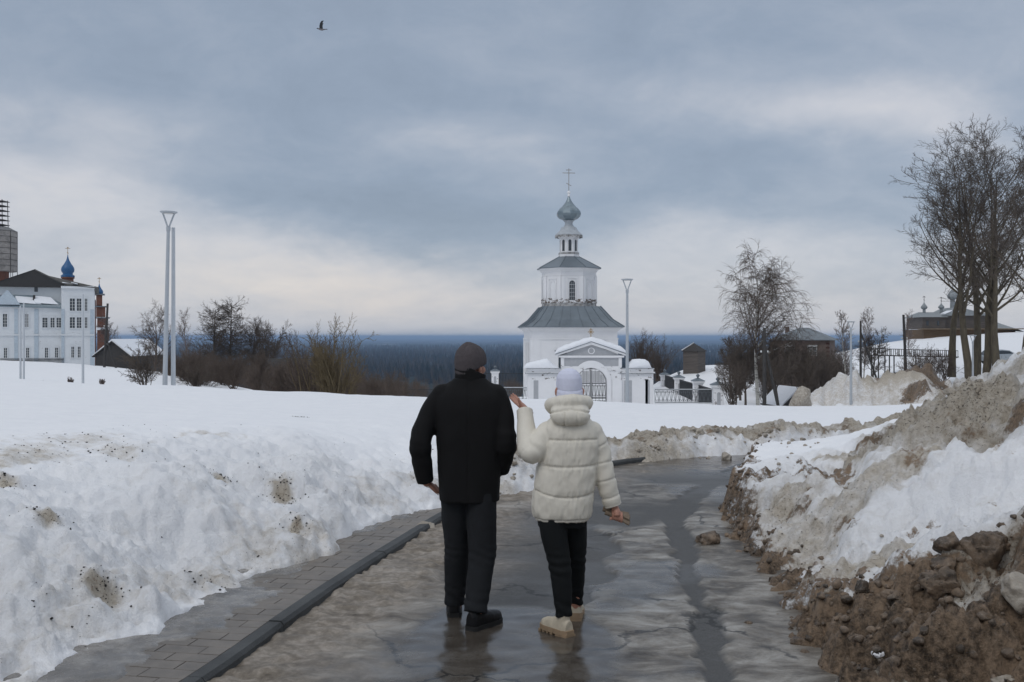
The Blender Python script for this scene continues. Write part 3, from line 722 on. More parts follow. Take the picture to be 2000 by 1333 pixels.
    rock('ice_block', 1995, 1150, 5.1, .095, 'pale tan ice block on the mud heap at the right edge', M_ICE, 1.1)
    rock('ice_block', 1965, 1240, 4.75, .065, 'pale flat ice block lower on the mud heap', M_ICE, .6)
    rock('ice_block', 1712, 1245, 5.3, .035, 'small bright ice lump in the brown mud', M_SN2, .8)
    rock('stone', 1862, 915, 8.6, .075, 'rounded grey stone stuck in the dirty snow heap', M_ICE, .6)
    rock('stone', 1975, 724, 12.6, .05, 'dark round stone near the top of the dirty snow heap', M_BLK, .9)
    rock('snow_block', 1562, 775, 66, .72, 'upright pale snow block at the left end of the distant heap', M_ICE, 1.35)
    rock('snow_lump', 1418, 865, 14.6, .10, 'small dirty snow lump under the ridge at the bend', M_ICE)
scatter()
# ------------------------------------------------------------------ shared building materials
def whitewash(name, c, peel, z0, z1, amt):
    """limewashed wall; plaster has flaked off in patches, most of all between heights z0 and z1 (object space)"""
    m, t = newmat(name); pos = t.node('ShaderNodeTexCoord').outputs['Object']
    n = t.noise(pos, .8, 6, .6); st = t.noise(t.vmath('MULTIPLY', pos, (3, 3, .5)), 1.5, 5, .6)
    col = t.mix(t.lin(n, .3, .7), tuple(x*.93 for x in c), c)
    col = t.mix(t.math('MULTIPLY', t.sstep(st, .55, .8), .25), col, tuple(x*.75 for x in c))
    sp = t.node('ShaderNodeSeparateXYZ'); t.put(sp.inputs[0], pos)
    band = t.math('MULTIPLY', t.sstep(sp.outputs[2], z0-.4, z0), t.sstep(sp.outputs[2], z1+.4, z1))
    fl = t.noise(t.vmath('MULTIPLY', pos, (1, 1, 2.2)), 2.2, 8, .72)
    f = t.sstep(t.math('ADD', fl, t.math('MULTIPLY', band, amt)), .70, .74)
    col = t.mix(f, col, t.mix(t.noise(pos, 9, 3), tuple(x*.6 for x in peel), peel))
    t.put(t.b.inputs['Base Color'], col); t.b.inputs['Roughness'].default_value = .9; t.b.inputs['Specular IOR Level'].default_value = .2
    bp = t.node('ShaderNodeBump'); bp.inputs['Strength'].default_value = .4; bp.inputs['Distance'].default_value = .02
    t.put(bp.inputs['Height'], t.math('SUBTRACT', t.noise(pos, 2.5, 3, .5), f)); t.l.new(bp.outputs[0], t.b.inputs['Normal'])
    return m
M_CHW = whitewash('church_whitewash', (.86, .86, .87), (.20, .16, .13), 4.7, 5.6, .22)
M_GATE = whitewash('gate_whitewash', (.86, .86, .87), (.18, .15, .13), -1.6, -.5, .12)
M_GREY = simple('grey_plaster', (.42, .43, .45), .9, .08)
M_BLDW = whitewash('old_blue_white_wash', (.72, .745, .765), (.33, .27, .24), -3, 2.6, .07)
M_BLUEG = simple('pale_blue_plaster', (.46, .53, .59), .9, .1)
M_BRICK = simple('red_brick_wall', (.15, .065, .042), .9, .25, 2)
M_ROOF = simple('grey_green_sheet_metal', (.160, .190, .215), .42, .16, .8, metal=.3)
M_DOME = simple('silver_grey_dome', (.20, .25, .28), .35, .2, 2.2, metal=.35)
M_BLUE = simple('blue_dome_paint', (.02, .10, .24), .45, .2, 2)
M_IRON = simple('dark_iron', (.03, .032, .036), .6)
M_CREAM = simple('light_iron', (.60, .62, .64), .6)
M_GOLD = simple('gilt_cross', (.42, .27, .12), .4, metal=.5)
M_DIRT = simple('weathered_ledge', (.12, .11, .10), .9, .5, 3, c2=(.6, .6, .6))
M_GLASS = simple('dark_window_glass', (.045, .055, .065), .15)
M_DARKWOOD = simple('dark_weathered_boards', (.045, .042, .040), .85, .35, 5, stretch=(6, 6, .4))
M_LOG = simple('grey_log_wall', (.11, .095, .085), .9, .35, 2.2, stretch=(.3, .3, 8))
M_LOGB = simple('brown_log_wall', (.13, .085, .05), .9, .35, 2.2, stretch=(.3, .3, 8))
M_WHITEF = simple('white_window_frame', (.62, .63, .62), .6)
M_CLEAN = simple('roof_snow', (.84, .86, .90), .6, .03, 3, .01, 10)
M_PAINT = simple('grey_lamp_paint', (.40, .43, .46), .4, .05)
M_PALE = simple('pale_pole_paint', (.50, .53, .56), .45, .05)
def gz(x, y): return float(surface(np.array([[x]], float), np.array([[y]], float))[0][0, 0])

def onion(mb, r, z0, z1, neck, n=24, rot=0):
    h = z1-z0; pr = [(neck, z0), (neck*1.05, z0+.04*h), (r*.76, z0+.10*h), (r*.94, z0+.18*h), (r, z0+.27*h), (r*.95, z0+.36*h), (r*.80, z0+.45*h), (r*.58, z0+.54*h),
                     (r*.40, z0+.64*h), (r*.26, z0+.72*h), (r*.16, z0+.81*h), (r*.09, z0+.90*h), (r*.045, z1)]
    mb.lathe(pr, n, rot=rot); return mb
def ocross(mb, z, h, t, x=0, y=0):
    mb.box(x-t, x+t, y-t, y+t, z, z+h)
    for f, w in ((.80, .30), (.93, .13)): mb.box(x-h*w*.9, x+h*w*.9, y-t*.9, y+t*.9, z+h*f-t, z+h*f+t)
    mb.bar((x-h*.11, y, z+h*.36), (x+h*.11, y, z+h*.24), t*1.8); return mb
def arch_poly(w, z0, zs, ztop, n=14):
    return [(-w, z0)]+[(-w*math.cos(math.pi*i/n), zs+(ztop-zs)*math.sin(math.pi*i/n)) for i in range(n+1)]+[(w, z0)]
def ring_arch(mb, w0, w1, z0, zs, zt0, zt1, y0, y1, n=18, x=0):
    a = arch_poly(w0, z0, zs, zt0, n); b = arch_poly(w1, z0, zs, zt1, n)
    for i in range(len(a)-1):
        q = [(x+a[i][0], a[i][1]), (x+b[i][0], b[i][1]), (x+b[i+1][0], b[i+1][1]), (x+a[i+1][0], a[i+1][1])]
        mb.prism(q, y0, y1)
    return mb
def octa(mb, r, z0, z1, r1=None, **kw):          # apothem r, a face looking at -y
    r1 = r if r1 is None else r1; c = 1/math.cos(math.pi/8)
    mb.lathe([(r*c, z0), (r1*c, z1)], 8, rot=math.pi/8, **kw); return mb
def side(M, mb): return mb.xf(M)

# ------------------------------------------------------------------ the white church
def build_church():
    t = thing('church', 'white church with octagonal tower, grey metal roofs and a grey onion dome behind the gate', 'church', (5.96, 104.4, 0), R(4))
    a = 4.37
    w = MB(); w.box(-a, a, -a, a, -9, 2.35); wall = w.obj('wall', M_CHW, t)
    c = MB()
    for i, (e, z0, z1) in enumerate([(.10, 1.55, 1.68), (.12, 2.35, 2.5), (.28, 2.5, 2.66), (.50, 2.66, 2.80)]): c.box(-a-e, a+e, -a-e, a+e, z0, z1)
    c.obj('cornice', M_CHW, t)
    p = MB()
    for sx in (-1, 1):
        for sy in (-1, 1): p.box(sx*a-(.06 if sx > 0 else .0)-(.9 if sx > 0 else .06)+(0 if sx > 0 else 0), sx*a+(.06 if sx > 0 else .96), sy*a-(.96 if sy > 0 else .06), sy*a+(.06 if sy > 0 else .96), -9, 1.55)
    p.obj('corner_pilaster', M_CHW, t)
    # windows: front (mostly behind the gate), narrow ones on the left side
    f = MB(); f.box(-2.0, .6, -a-.14, -a-.005, .33, .46); f.obj('window_hood', M_GREY, t)
    fr = MB(); fr.box(-1.6, .2, -a-.03, -a+.03, -2.6, .2); wn = fr.obj('window', M_GLASS, t)
    for yy in (-3.4, -1.2, 1.2):
        g = MB(); g.box(-a-.03, -a+.03, yy-.28, yy+.28, -2.0, 1.1); wn = g.obj('window', M_GLASS, t)
        s = MB(); s.box(-a-.10, -a-.02, yy-.45, yy-.29, -2.2, 1.3); s.box(-a-.10, -a-.02, yy+.29, yy+.45, -2.2, 1.3); s.box(-a-.11, -a-.02, yy-.28, yy+.28, 1.11, 1.3)
        s.obj('frame', M_CHW, wn)
    # lower roof with standing seams
    rf = MB(); e = a+.62; ri = 2.9; z0, z1 = 2.82, 4.92
    rings = [[(-e, -e, z0-.06), (e, -e, z0-.06), (e, e, z0-.06), (-e, e, z0-.06)], [(-e, -e, z0), (e, -e, z0), (e, e, z0), (-e, e, z0)],
             [(-4.0, -4.0, 3.55), (4.0, -4.0, 3.55), (4.0, 4.0, 3.55), (-4.0, 4.0, 3.55)], [(-ri, -ri, z1), (ri, -ri, z1), (ri, ri, z1), (-ri, ri, z1)]]
    rf.loop(rings); ro = rf.obj('roof', M_ROOF, t)
    sm = MB()
    for k4 in range(4):
        M = Matrix.Rotation(k4*math.pi/2, 4, 'Z'); q = MB()
        for u in (-.86, -.6, -.33, -.08, .17, .42, .68, .9):
            ax, bx, cx = u*e, u*4.0, u*ri
            q.bar((ax, -e, z0+.02), (bx, -4.0, 3.57), .035, .07); q.bar((bx, -4.0, 3.57), (cx, -ri, z1+.02), .035, .07)
        q.bar((-e, -e, z0+.03), (-4.0, -4.0, 3.58), .07, .07); q.bar((-4.0, -4.0, 3.58), (-ri, -ri, z1+.03), .07, .07)
        q.xf(M); sm.add(q.V, q.F)
    sm.obj('seam', M_ROOF, ro)
    # octagon
    ap = 2.70
    o = MB(); octa(o, ap, 4.4, 8.45); o.obj('octagon_wall', M_CHW, t)
    b = MB(); octa(b, ap+.10, 4.72, 5.02); octa(b, ap+.03, 5.03, 5.28); b.obj('ledge', M_DIRT, t)
    cn = MB(); octa(cn, ap+.06, 8.10, 8.2); octa(cn, ap+.04, 8.45, 8.62, ap+.12); octa(cn, ap+.12, 8.62, 8.86, ap+.38); cn.obj('octagon_cornice', M_CHW, t)
    side_l = 2*ap*math.tan(math.pi/8)
    for k8 in range(8):
        M = Matrix.Rotation(k8*math.pi/4, 4, 'Z')
        q = MB()
        for sx in (-1, 1): q.box(min(sx*side_l/2, sx*(side_l/2-.33)), max(sx*side_l/2, sx*(side_l/2-.33)), -ap-.11, -ap+.05, 5.28, 8.06)
        q.xf(M).obj('pilaster', M_CHW, t)
        g = MB()
        if k8 % 2 == 0:
            g.prism(arch_poly(.29, 5.55, 7.25, 7.56), -ap-.01, -ap+.05); wn = g.xf(M).obj('window', M_GLASS, t)
            br = MB()
            for zz in (5.95, 6.35, 6.75, 7.15): br.box(-.28, .28, -ap-.03, -ap-.012, zz-.015, zz+.015)
            for xx in (-.1, .1): br.box(xx-.012, xx+.012, -ap-.035, -ap-.031, 5.56, 7.45)
            br.xf(M).obj('bars', M_CREAM, wn)
            fr = MB(); ring_arch(fr, .31, .40, 5.5, 7.25, 7.58, 7.68, -ap-.07, -ap-.02)
            fr.box(-.55, .55, -ap-.09, -ap-.02, 5.30, 5.44); fr.box(-.56, -.45, -ap-.08, -ap-.02, 5.45, 7.78); fr.box(.45, .56, -ap-.08, -ap-.02, 5.45, 7.78); fr.box(-.56, .56, -ap-.1, -ap-.02, 7.79, 7.9)
            fr.xf(M).obj('frame', M_CHW, wn)
        else:
            ring_arch(g, .27, .33, 5.5, 7.2, 7.5, 7.57, -ap-.05, -ap-.01); g.box(-.52, -.45, -ap-.06, -ap-.01, 5.45, 7.7); g.box(.45, .52, -ap-.06, -ap-.01, 5.45, 7.7); g.box(-.52, .52, -ap-.07, -ap-.01, 7.71, 7.8)
            g.box(-.52, .52, -ap-.07, -ap-.01, 5.3, 5.42)
            g.xf(M).obj('blind_niche', M_CHW, t)
    r2 = MB(); c8 = 1/math.cos(math.pi/8); r2.lathe([((ap+.52)*c8, 8.86), ((ap+.52)*c8, 8.93), (1.03*c8, 10.18)], 8, rot=math.pi/8)
    ro = r2.obj('upper_roof', M_ROOF, t)
    s = MB()
    for k8 in range(8):
        an = k8*math.pi/4+math.pi/8
        s.bar(((ap+.52)*c8*math.cos(an), (ap+.52)*c8*math.sin(an), 8.95), (1.03*c8*math.cos(an), 1.03*c8*math.sin(an), 10.20), .05)
    s.obj('seam', M_ROOF, ro)
    # lantern drum
    d = MB(); octa(d, 1.02, 10.1, 10.42); octa(d, .90, 10.42, 12.25); octa(d, 1.0, 12.12, 12.3, 1.15); dr = d.obj('drum', M_CHW, t)
    for k8 in range(8):
        M = Matrix.Rotation(k8*math.pi/4, 4, 'Z')
        g = MB(); g.prism(arch_poly(.15, 10.75, 11.75, 11.93, 8), -.93, -.85); g.xf(M).obj('opening', M_GLASS, dr)
        g = MB(); g.box(-.05, .05, -.99, -.9, 10.45, 12.1); g.xf(M @ Matrix.Rotation(math.pi/8, 4, 'Z')).obj('colonnette', M_CHW, dr)
    g = MB(); g.lathe([(1.12, 10.43), (1.12, 10.62)], 8, rot=math.pi/8); g.obj('drum_ledge', M_DIRT, dr)
    dc = MB(); n = 40      # scalloped metal valance
    for j in range(n):
        an = 2*math.pi*j/n; x, y = 1.44*math.cos(an), 1.44*math.sin(an); dc.cbox((x, y, 12.32-.05*(j % 2)), .19, .02, .22, Matrix.Rotation(an+math.pi/2, 3, 'Z'))
    dc.obj('valance', M_DIRT, dr)
    dr2 = MB(); dr2.lathe([(1.43, 12.40), (1.43, 12.48), (.95, 12.95), (.78, 13.28)], 24); dr2.obj('drum_roof', simple('pale_sheet_metal', (.42, .45, .48), .5, .12), t)
    nk = MB(); nk.lathe([(.62, 13.24), (.52, 13.42), (.40, 13.62), (.44, 13.86), (.6, 13.98)], 20); nk.obj('dome_neck', simple('pale_sheet_metal_neck', (.42, .45, .48), .5, .12), t)
    dm = MB(); onion(dm, 1.30, 13.9, 16.75, .52, 10, rot=.3)
    do = dm.obj('onion_dome', M_DOME, t, smooth=False)
    bl = MB(); bl.ball((0, 0, 16.93), .19, 12, 8); bl.lathe([(.13, 16.5), (.13, 16.76)], 10); bo = bl.obj('dome_ball', M_CHW, t, smooth=True)
    cr = MB(); ocross(cr, 17.05, 2.42, .032); cr.obj('cross', simple('grey_metal_cross', (.30, .28, .26), .5), t)
build_church()

# ------------------------------------------------------------------ gate
def scroll_panel(mb, x0, x1, z0, z1, y, step=.32, w=.022, rows=1):
    mb.box(x0, x1, y-.02, y+.02, z1-.03, z1+.02); mb.box(x0, x1, y-.02, y+.02, z0-.02, z0+.02)
    n = max(1, int(round((x1-x0)/step))); s = (x1-x0)/n
    for r in range(rows):
        a0 = z0+(z1-z0)*r/rows; a1 = z0+(z1-z0)*(r+1)/rows; h = a1-a0
        if r: mb.box(x0, x1, y-.02, y+.02, a0-.015, a0+.015)
        for i in range(n):
            cx = x0+(i+.5)*s
            mb.bar((cx-s*.42, y, a0+h*.12), (cx, y, a1-h*.14), w); mb.bar((cx+s*.42, y, a0+h*.12), (cx, y, a1-h*.14), w)
            mb.bar((cx-s*.5, y, a0), (cx-s*.5, y, a1), w)
            for zz, rr in ((a0+h*.14, s*.2), (a1-h*.16, s*.19)):
                for sx in (-1, 1):
                    c = (cx+sx*s*.24, zz); P = [(c[0]+rr*math.cos(q*math.pi/4), y, c[1]+rr*math.sin(q*math.pi/4)) for q in range(9)]
                    for q in range(8): mb.bar(P[q], P[q+1], w*.8)
    return mb
def snowcap(poly_top, y0, y1, n=14, seed=1):
    """rounded snow mass: outline in x,z (upper edge), with a flat underside"""
    mb = MB(); rnd = random.Random(seed); rings = []
    for i in range(9):
        u = i/8; y = y0+(y1-y0)*u; k_ = math.sin(math.pi*min(max(u*.94+.03, 0), 1))**.35
        ring = []
        for (x, zb, zt) in poly_top: ring.append((x, y, zb+(zt-zb)*k_+rnd.uniform(-.012, .012)))
        for (x, zb, zt) in reversed(poly_top): ring.append((x, y, zb-.002))
        rings.append(ring)
    return mb.loop(rings)
def build_gate():
    t = thing('church_gate', 'white stone gateway with arched iron gates and snowy pediment in front of the church', 'gate', (6.38, 80, 0))
    # central block round the arched opening
    w = MB(); W_ = 2.42; zt = .15
    ow, zs, zo = 1.26, -1.93, -.67
    pa = arch_poly(ow, -5, zs, zo, 20)
    for i in range(len(pa)-1):                                  # wall above and beside the arch
        (x0, z0), (x1, z1) = pa[i], pa[i+1]
        if abs(x1-x0) > 1e-4: w.prism([(x0, z0), (x0, zt), (x1, zt), (x1, z1)], 0, .95)
    w.box(-W_, -ow, 0, .95, -5, zt); w.box(ow, W_, 0, .95, -5, zt)
    w.obj('wall', M_GATE, t)
    g = MB()
    for i in range(len(pa)-1): pass
    g.box(-2.17, 2.17, -.012, -.002, -.55, .10); 
    g2 = MB()
    pb = arch_poly(1.9, -.55, -.56, -.54, 8)
    g.obj('grey_panel', M_GREY, t)
    a = MB(); ring_arch(a, 1.262, 1.62, -5, zs, zo, -.10, -.10, 0.0, 20); a.obj('archivolt', M_GATE, t)
    p = MB()
    for sx in (-1, 1): p.box(min(sx*2.20, sx*2.44), max(sx*2.20, sx*2.44), -.07, 0.0, -.62, .12)
    for sx in (-1, 1): p.box(min(sx*1.66, sx*2.44), max(sx*1.66, sx*2.44), -.09, 0, -5, -1.62)
    p.obj('pilaster', M_GATE, t)
    c = MB(); c.box(-2.62, 2.62, -.16, 1.1, .15, .30); c.box(-2.55, 2.55, -.06, 1.0, -.9, -.82); c.obj('cornice', M_GATE, t)
    # pediment
    pe = MB(); pe.prism([(-2.45, .30), (2.45, .30), (0, 1.22)], .02, .98); pe.obj('pediment', M_GREY, t)
    rk = MB()
    for sx in (-1, 1):
        rk.prism([(sx*2.86, .26), (sx*2.86, .40), (0, 1.40), (0, 1.18)], -.22, 1.15)
    rk.obj('raking_cornice', M_GATE, t)
    ed = MB()
    for sx in (-1, 1): ed.prism([(sx*2.92, .40), (sx*2.92, .43), (0, 1.44), (0, 1.405)], -.26, 1.2)
    ed.obj('roof_edge', M_ROOF, t)
    md = MB(); n = 20
    for j in range(n):
        a0, a1 = 2*math.pi*j/n, 2*math.pi*(j+1)/n
        md.prism([(.20*math.cos(a0), .68+.20*math.sin(a0)), (.27*math.cos(a0), .68+.27*math.sin(a0)), (.27*math.cos(a1), .68+.27*math.sin(a1)), (.20*math.cos(a1), .68+.20*math.sin(a1))], -.03, .03)
    md.obj('medallion', M_GATE, t)
    top = []
    for i in range(31):
        x = -2.95+5.9*i/30; zb = 1.445-abs(x)*.345; e = min(1, (2.95-abs(x))/.5); top.append((x, zb, zb+.42*max(.0, e)**.45+.02*math.sin(i*1.7)))
    top = [(x, zb, zt_ if abs(x) > .5 else zt_-.06*(1-abs(x)/.5)) for x, zb, zt_ in top]
    snowcap(top, -.34, 1.25, seed=4).obj('roof_snow', M_CLEAN, t, smooth=True)
    cr = MB(); h = .86
    cr.box(-.03, .03, .45, .51, 1.35, 2.50); cr.box(-.25, .25, .45, .51, 2.17, 2.23); cr.box(-.11, .11, .45, .51, 2.37, 2.41)
    cr.bar((-.16, .48, 2.03), (.16, .48, 2.37), .03); cr.bar((.16, .48, 2.03), (-.16, .48, 2.37), .03)
    cr.obj('cross', M_GOLD, t)
    # wings
    for sx, x0, x1, nm in ((-1, -5.12, -2.45, 'l'), (1, 2.45, 5.0, 'r')):
        w = MB(); w.box(x0, x1, .12, .85, -5, -.95); wo = w.obj('wing_wall', M_GATE, t)
        c = MB(); c.box(x0-.12, x1+(.12 if sx > 0 else -.0), 0.0, .97, -1.12, -1.02); c.box(x0+.0, x1, .06, .91, -1.01, -.80); c.box(x0-.06, x1+.06, -.0, .97, -.80, -.74); c.obj('wing_cornice', M_GATE, wo)
        r = MB(); r.box(x0-.2, x1+(.2 if sx > 0 else -.01), -.08, 1.02, -1.145, -1.122); r.box(x0-.08, x1+.0, -.05, 1.0, -.738, -.715); r.obj('metal_flashing', M_ROOF, wo)
        for pa_, pb_ in ((x0, x0+.42), ((x0+x1)/2-.35 if sx < 0 else x0+1.05, (x0+x1)/2+.05 if sx < 0 else x0+1.45), (x1-.42, x1)):
            q = MB(); q.box(pa_, pb_, .05, .118, -5, -1.15)
        for pa_, pb_, mt in ((x0+.48, x0+.86, M_GREY), (x0+1.30, x1-.2, M_GATE)) if sx < 0 else ((x0+.20, x0+.82, M_GREY), (x0+1.45, x0+2.1, M_GATE), (x1-.65, x1-.30, M_GREY)):
            q = MB(); q.box(pa_-.06, pb_+.06, .105, .117, -5, -1.62); q.obj('panel_frame', M_GATE, wo)
            q = MB(); q.box(pa_, pb_, .095, .1045, -4.9, -1.70); q.obj('panel', mt, wo)
    tl = []
    for i in range(25):
        x = -5.45+2.85*i/24; zb = -.70; u = (x+5.45)/2.85
        zt_ = np.interp(u, [0, .06, .2, .4, .62, .68, .8, .92, 1], [.0, .32, .45, .56, .72, .70, .42, .16, .0]); tl.append((x, zb, zb+zt_*1.05+.001))
    snowcap(tl, -.2, 1.1, seed=7).obj('roof_snow', M_CLEAN, t, smooth=True)
    tr = []
    for i in range(21):
        x = 2.98+1.85*i/20; u = i/20; zt_ = np.interp(u, [0, .05, .2, .5, .75, .93, 1], [0, .42, .66, .70, .66, .45, 0]); tr.append((x, -.70, -.70+zt_*1.05+.001))
    snowcap(tr, -.15, 1.05, seed=9).obj('roof_snow', M_CLEAN, t, smooth=True)
    # iron leaves
    for sx in (-1, 1):
        f = MB(); f.bar((sx*.06, .35, -5), (sx*.06, .35, -.70), .07); f.bar((sx*1.2, .35, -5), (sx*1.2, .35, -2.0), .05)
        for zz in (-1.93, -3.12): f.bar((sx*.06, .35, zz), (sx*1.22, .35, zz), .06)
        pts_ = [(sx*1.2*math.cos(q), .35, zs+1.2*math.sin(q)) for q in [math.pi/2*i/8 for i in range(9)]]
        for q in range(8): f.bar(pts_[q], pts_[q+1], .04)
        lf = f.obj('gate_leaf', M_IRON, t)
        s = MB(); scroll_panel(s, min(sx*.1, sx*1.2), max(sx*.1, sx*1.2), -3.1, -1.95, .35, .27, .026); scroll_panel(s, min(sx*.1, sx*1.2), max(sx*.1, sx*1.2), -4.4, -3.15, .35, .27, .026)
        for i in range(1, 5):                       # lattice in the arch head
            x = .1+i*.24; zt_ = zs+math.sqrt(max(0, 1.2**2-x*x)); s.bar((sx*x, .35, zs), (sx*x, .35, zt_), .022)
        for c0 in (.28, .58, .88):
            for cz in (.22, .52, .82):
                if c0*c0+cz*cz < 1.12:
                    for q in range(8):
                        a0, a1 = q*math.pi/4, (q+1)*math.pi/4
                        s.bar((sx*(c0+.13*math.cos(a0)), .35, zs+cz+.13*math.sin(a0)), (sx*(c0+.13*math.cos(a1)), .35, zs+cz+.13*math.sin(a1)), .024)
                    s.bar((sx*(c0-.15), .35, zs+cz-.15), (sx*(c0+.15), .35, zs+cz+.15), .02); s.bar((sx*(c0+.15), .35, zs+cz-.15), (sx*(c0-.15), .35, zs+cz+.15), .02)
        s.obj('scrollwork', M_IRON, lf)
build_gate()

# fence pillars and iron panels
def make_pillar():
    t = thing('fence_pillar', 'x', 'pillar', (0, 0, 0), 0, 'white pillars of the churchyard fence')
    s = MB(); s.box(-.40, .40, -.40, .40, -3, -.30); s.box(-.46, .46, -.46, .46, -3, -1.9); s.obj('shaft', M_GATE, t)
    c = MB(); c.box(-.45, .45, -.45, .45, -.29, -.2); c.box(-.53, .53, -.53, .53, -.2, -.04); c.obj('cornice', M_GATE, t)
    r = MB(); r.loop([[(-.56, -.56, -.04), (.56, -.56, -.04), (.56, .56, -.04), (-.56, .56, -.04)], [(-.56, -.56, 0), (.56, -.56, 0), (.56, .56, 0), (-.56, .56, 0)], [(-.12, -.12, .22), (.12, -.12, .22), (.12, .12, .22), (-.12, .12, .22)]]); r.obj('cap', M_ROOF, t)
    b = MB(); b.lathe([(.10, .2), (.07, .30), (.16, .38), (.17, .46), (.10, .55), (.03, .60)], 10); b.obj('finial', M_ROOF, t, smooth=True)
    n = MB(); n.prism(arch_poly(.14, -1.9, -.75, -.60, 8), -.415, -.402); n.obj('niche', M_GREY, t)
    return t
pil0 = make_pillar()
PIL = [(1402, 80, -2.02, 'nearest white fence pillar with arched grey niche at the right corner of the churchyard'), (1363, 90, -2.14, 'white fence pillar second from the near right corner of the churchyard'),
       (1326, 101, -2.28, 'white fence pillar third from the near right corner of the churchyard'), (1298, 113, -2.45, 'farthest white fence pillar at the right, just beside the gateway wing'),
       (967, 114, -2.10, 'lone white fence pillar with grey cap seen between the man and the church')]
for i, (px, d, z, lab) in enumerate(PIL):
    loc = ((px-1000)/F*d, d, z)
    if i == 0: pil0.location = loc; pil0['label'] = lab
    else: copy_tree(pil0, loc, 0, lab)
def fence_panel(a, b, z0, z1, dark, label, scroll=True):
    ax, ay, az_ = a; bx, by, bz = b; L = math.hypot(bx-ax, by-ay)
    t = thing('fence_panel', label, 'fence', (ax, ay, az_), math.atan2(by-ay, bx-ax), 'iron panels of the churchyard fence')
    mb = MB(); mt = M_IRON if dark else M_CREAM
    if scroll: scroll_panel(mb, 0, L, z0, z1, 0, .34, .028)
    else:
        n = int(L/.16)
        for i in range(n+1): mb.bar((i*L/n, 0, z0), (i*L/n, 0, z1+.12), .028)
    mb.obj('scrollwork' if scroll else 'pickets', M_IRON if dark else simple('grey_iron', (.10, .11, .12), .6), t)
    r = MB(); r.box(0, L, -.03, .03, z1+.02, z1+.07); r.box(0, L, -.03, .03, z0-.07, z0-.02); r.obj('rail', mt, t)
    if not dark:
        s = MB(); s.box(0, L, -.15, .15, z0-1.5, z0-.1); s.obj('plinth', M_GATE, t)
def W3(px, d, z=0.0): return ((px-1000)/F*d, d, z)
fence_panel(W3(925, 80), W3(1029, 80), -3.35, -2.30, False, 'low scrolled iron fence on white plinth left of the gateway')
fence_panel(W3(1279, 80), W3(1391, 80), -3.45, -2.45, False, 'low scrolled iron fence on white plinth right of the gateway')
for (p0, d0), (p1, d1), lab in [((1402, 80), (1363, 90), 'dark iron fence panel between the two nearest right pillars'), ((1363, 90), (1326, 101), 'dark iron fence panel between the second and third right pillars'), ((1326, 101), (1298, 113), 'dark iron fence panel between the third and farthest right pillars')]:
    fence_panel(W3(p0, d0), W3(p1, d1), -4.2, -2.62, True, lab, False)
fence_panel(W3(940, 114), W3(1026, 114), -3.9, -2.45, True, 'dark iron back fence between the lone pillar and the church wall', False)
fence_panel(W3(790, 112), W3(939, 114), -5.6, -4.2, True, 'dark iron fence at the crest left of the man over the valley', False)

# ------------------------------------------------------------------ lamps
def make_lamp(H, head=True, mat=None, r0=.075, r1=.05):
    t = thing('street_lamp' if head else 'steel_pole', 'x', 'lamp' if head else 'pole')
    p = MB(); p.lathe([(r0*1.02, -1.2), (r0, 0), (r1, H-(.55 if head else 0))], 12); p.obj('pole', mat or M_PAINT, t, smooth=False)
    if head:
        f = MB(); z = H-.55; f.lathe([(r1*1.35, z-.12), (r1*1.35, z+.02)], 12)
        for sx in (-1, 1): f.bar((sx*.02, 0, z), (sx*.20, 0, H-.06), .035, .05)
        f.obj('fork', M_PAINT, t)
        h = MB(); h.lathe([(.02, H-.075), (.24, H-.07), (.29, H-.04), (.285, H-.01), (.05, H+.015)], 28); h.obj('lamp_head', M_PAINT, t)
        g = MB(); g.lathe([(.02, H-.082), (.20, H-.078)], 20); g.obj('diffuser', simple('milky_plastic', (.6, .6, .58), .4), t)
    return t
def lamp_at(px, d, ptop, pbase, label, head=True, tilt=0, group='slim grey street lamps', **kw):
    x = (px-1000)/F*d; z = CAMZ-(pbase-HZ)/F*d; H = (pbase-ptop)/F*d
    o = make_lamp(H, head, **kw); o.location = (x, d, z); o.rotation_euler = (0, tilt, 0); o['label'] = label; o['group'] = group
    return o
lamp_at(322, 34, 413, 757, 'nearest tall slim lamp with disc head on the left snowfield, beside a bare pole', tilt=R(1.25), r0=.085, r1=.055)
lamp_at(338.5, 34.3, 445, 757, 'tall bare pale pole without a lamp head beside the nearest left lamp', head=False, group='bare pale poles', mat=M_PALE, r0=.08, r1=.06)
lamp_at(1225, 47.6, 545, 790, 'slim grey disc lamp standing just right of the church gateway', r0=.09, r1=.055)
lamp_at(1662, 69, 628, 797, 'slim grey disc lamp in front of the distant dirty snow heap', r0=.10, r1=.06)
lamp_at(1900, 78, 655, 766, 'slim grey disc lamp in front of the tall bare trees at right', r0=.09, r1=.055)
lamp_at(40, 66, 597, 746, 'left pale pole of the close pair in front of the white building', head=False, group='bare pale poles', mat=M_PALE, r0=.07, r1=.05)
lamp_at(46.5, 66, 592, 746, 'right pale pole of the close pair in front of the white building', head=False, group='bare pale poles', mat=M_PALE, r0=.07, r1=.05)
lamp_at(162, 62, 575, 746, 'single pale pole in front of the right end of the white building', head=False, group='bare pale poles', mat=M_PALE, r0=.08, r1=.05)
lamp_at(1722, 260, 638, 668, 'tiny far lamp post on the skyline between the wooden poles', r0=.12, r1=.1)

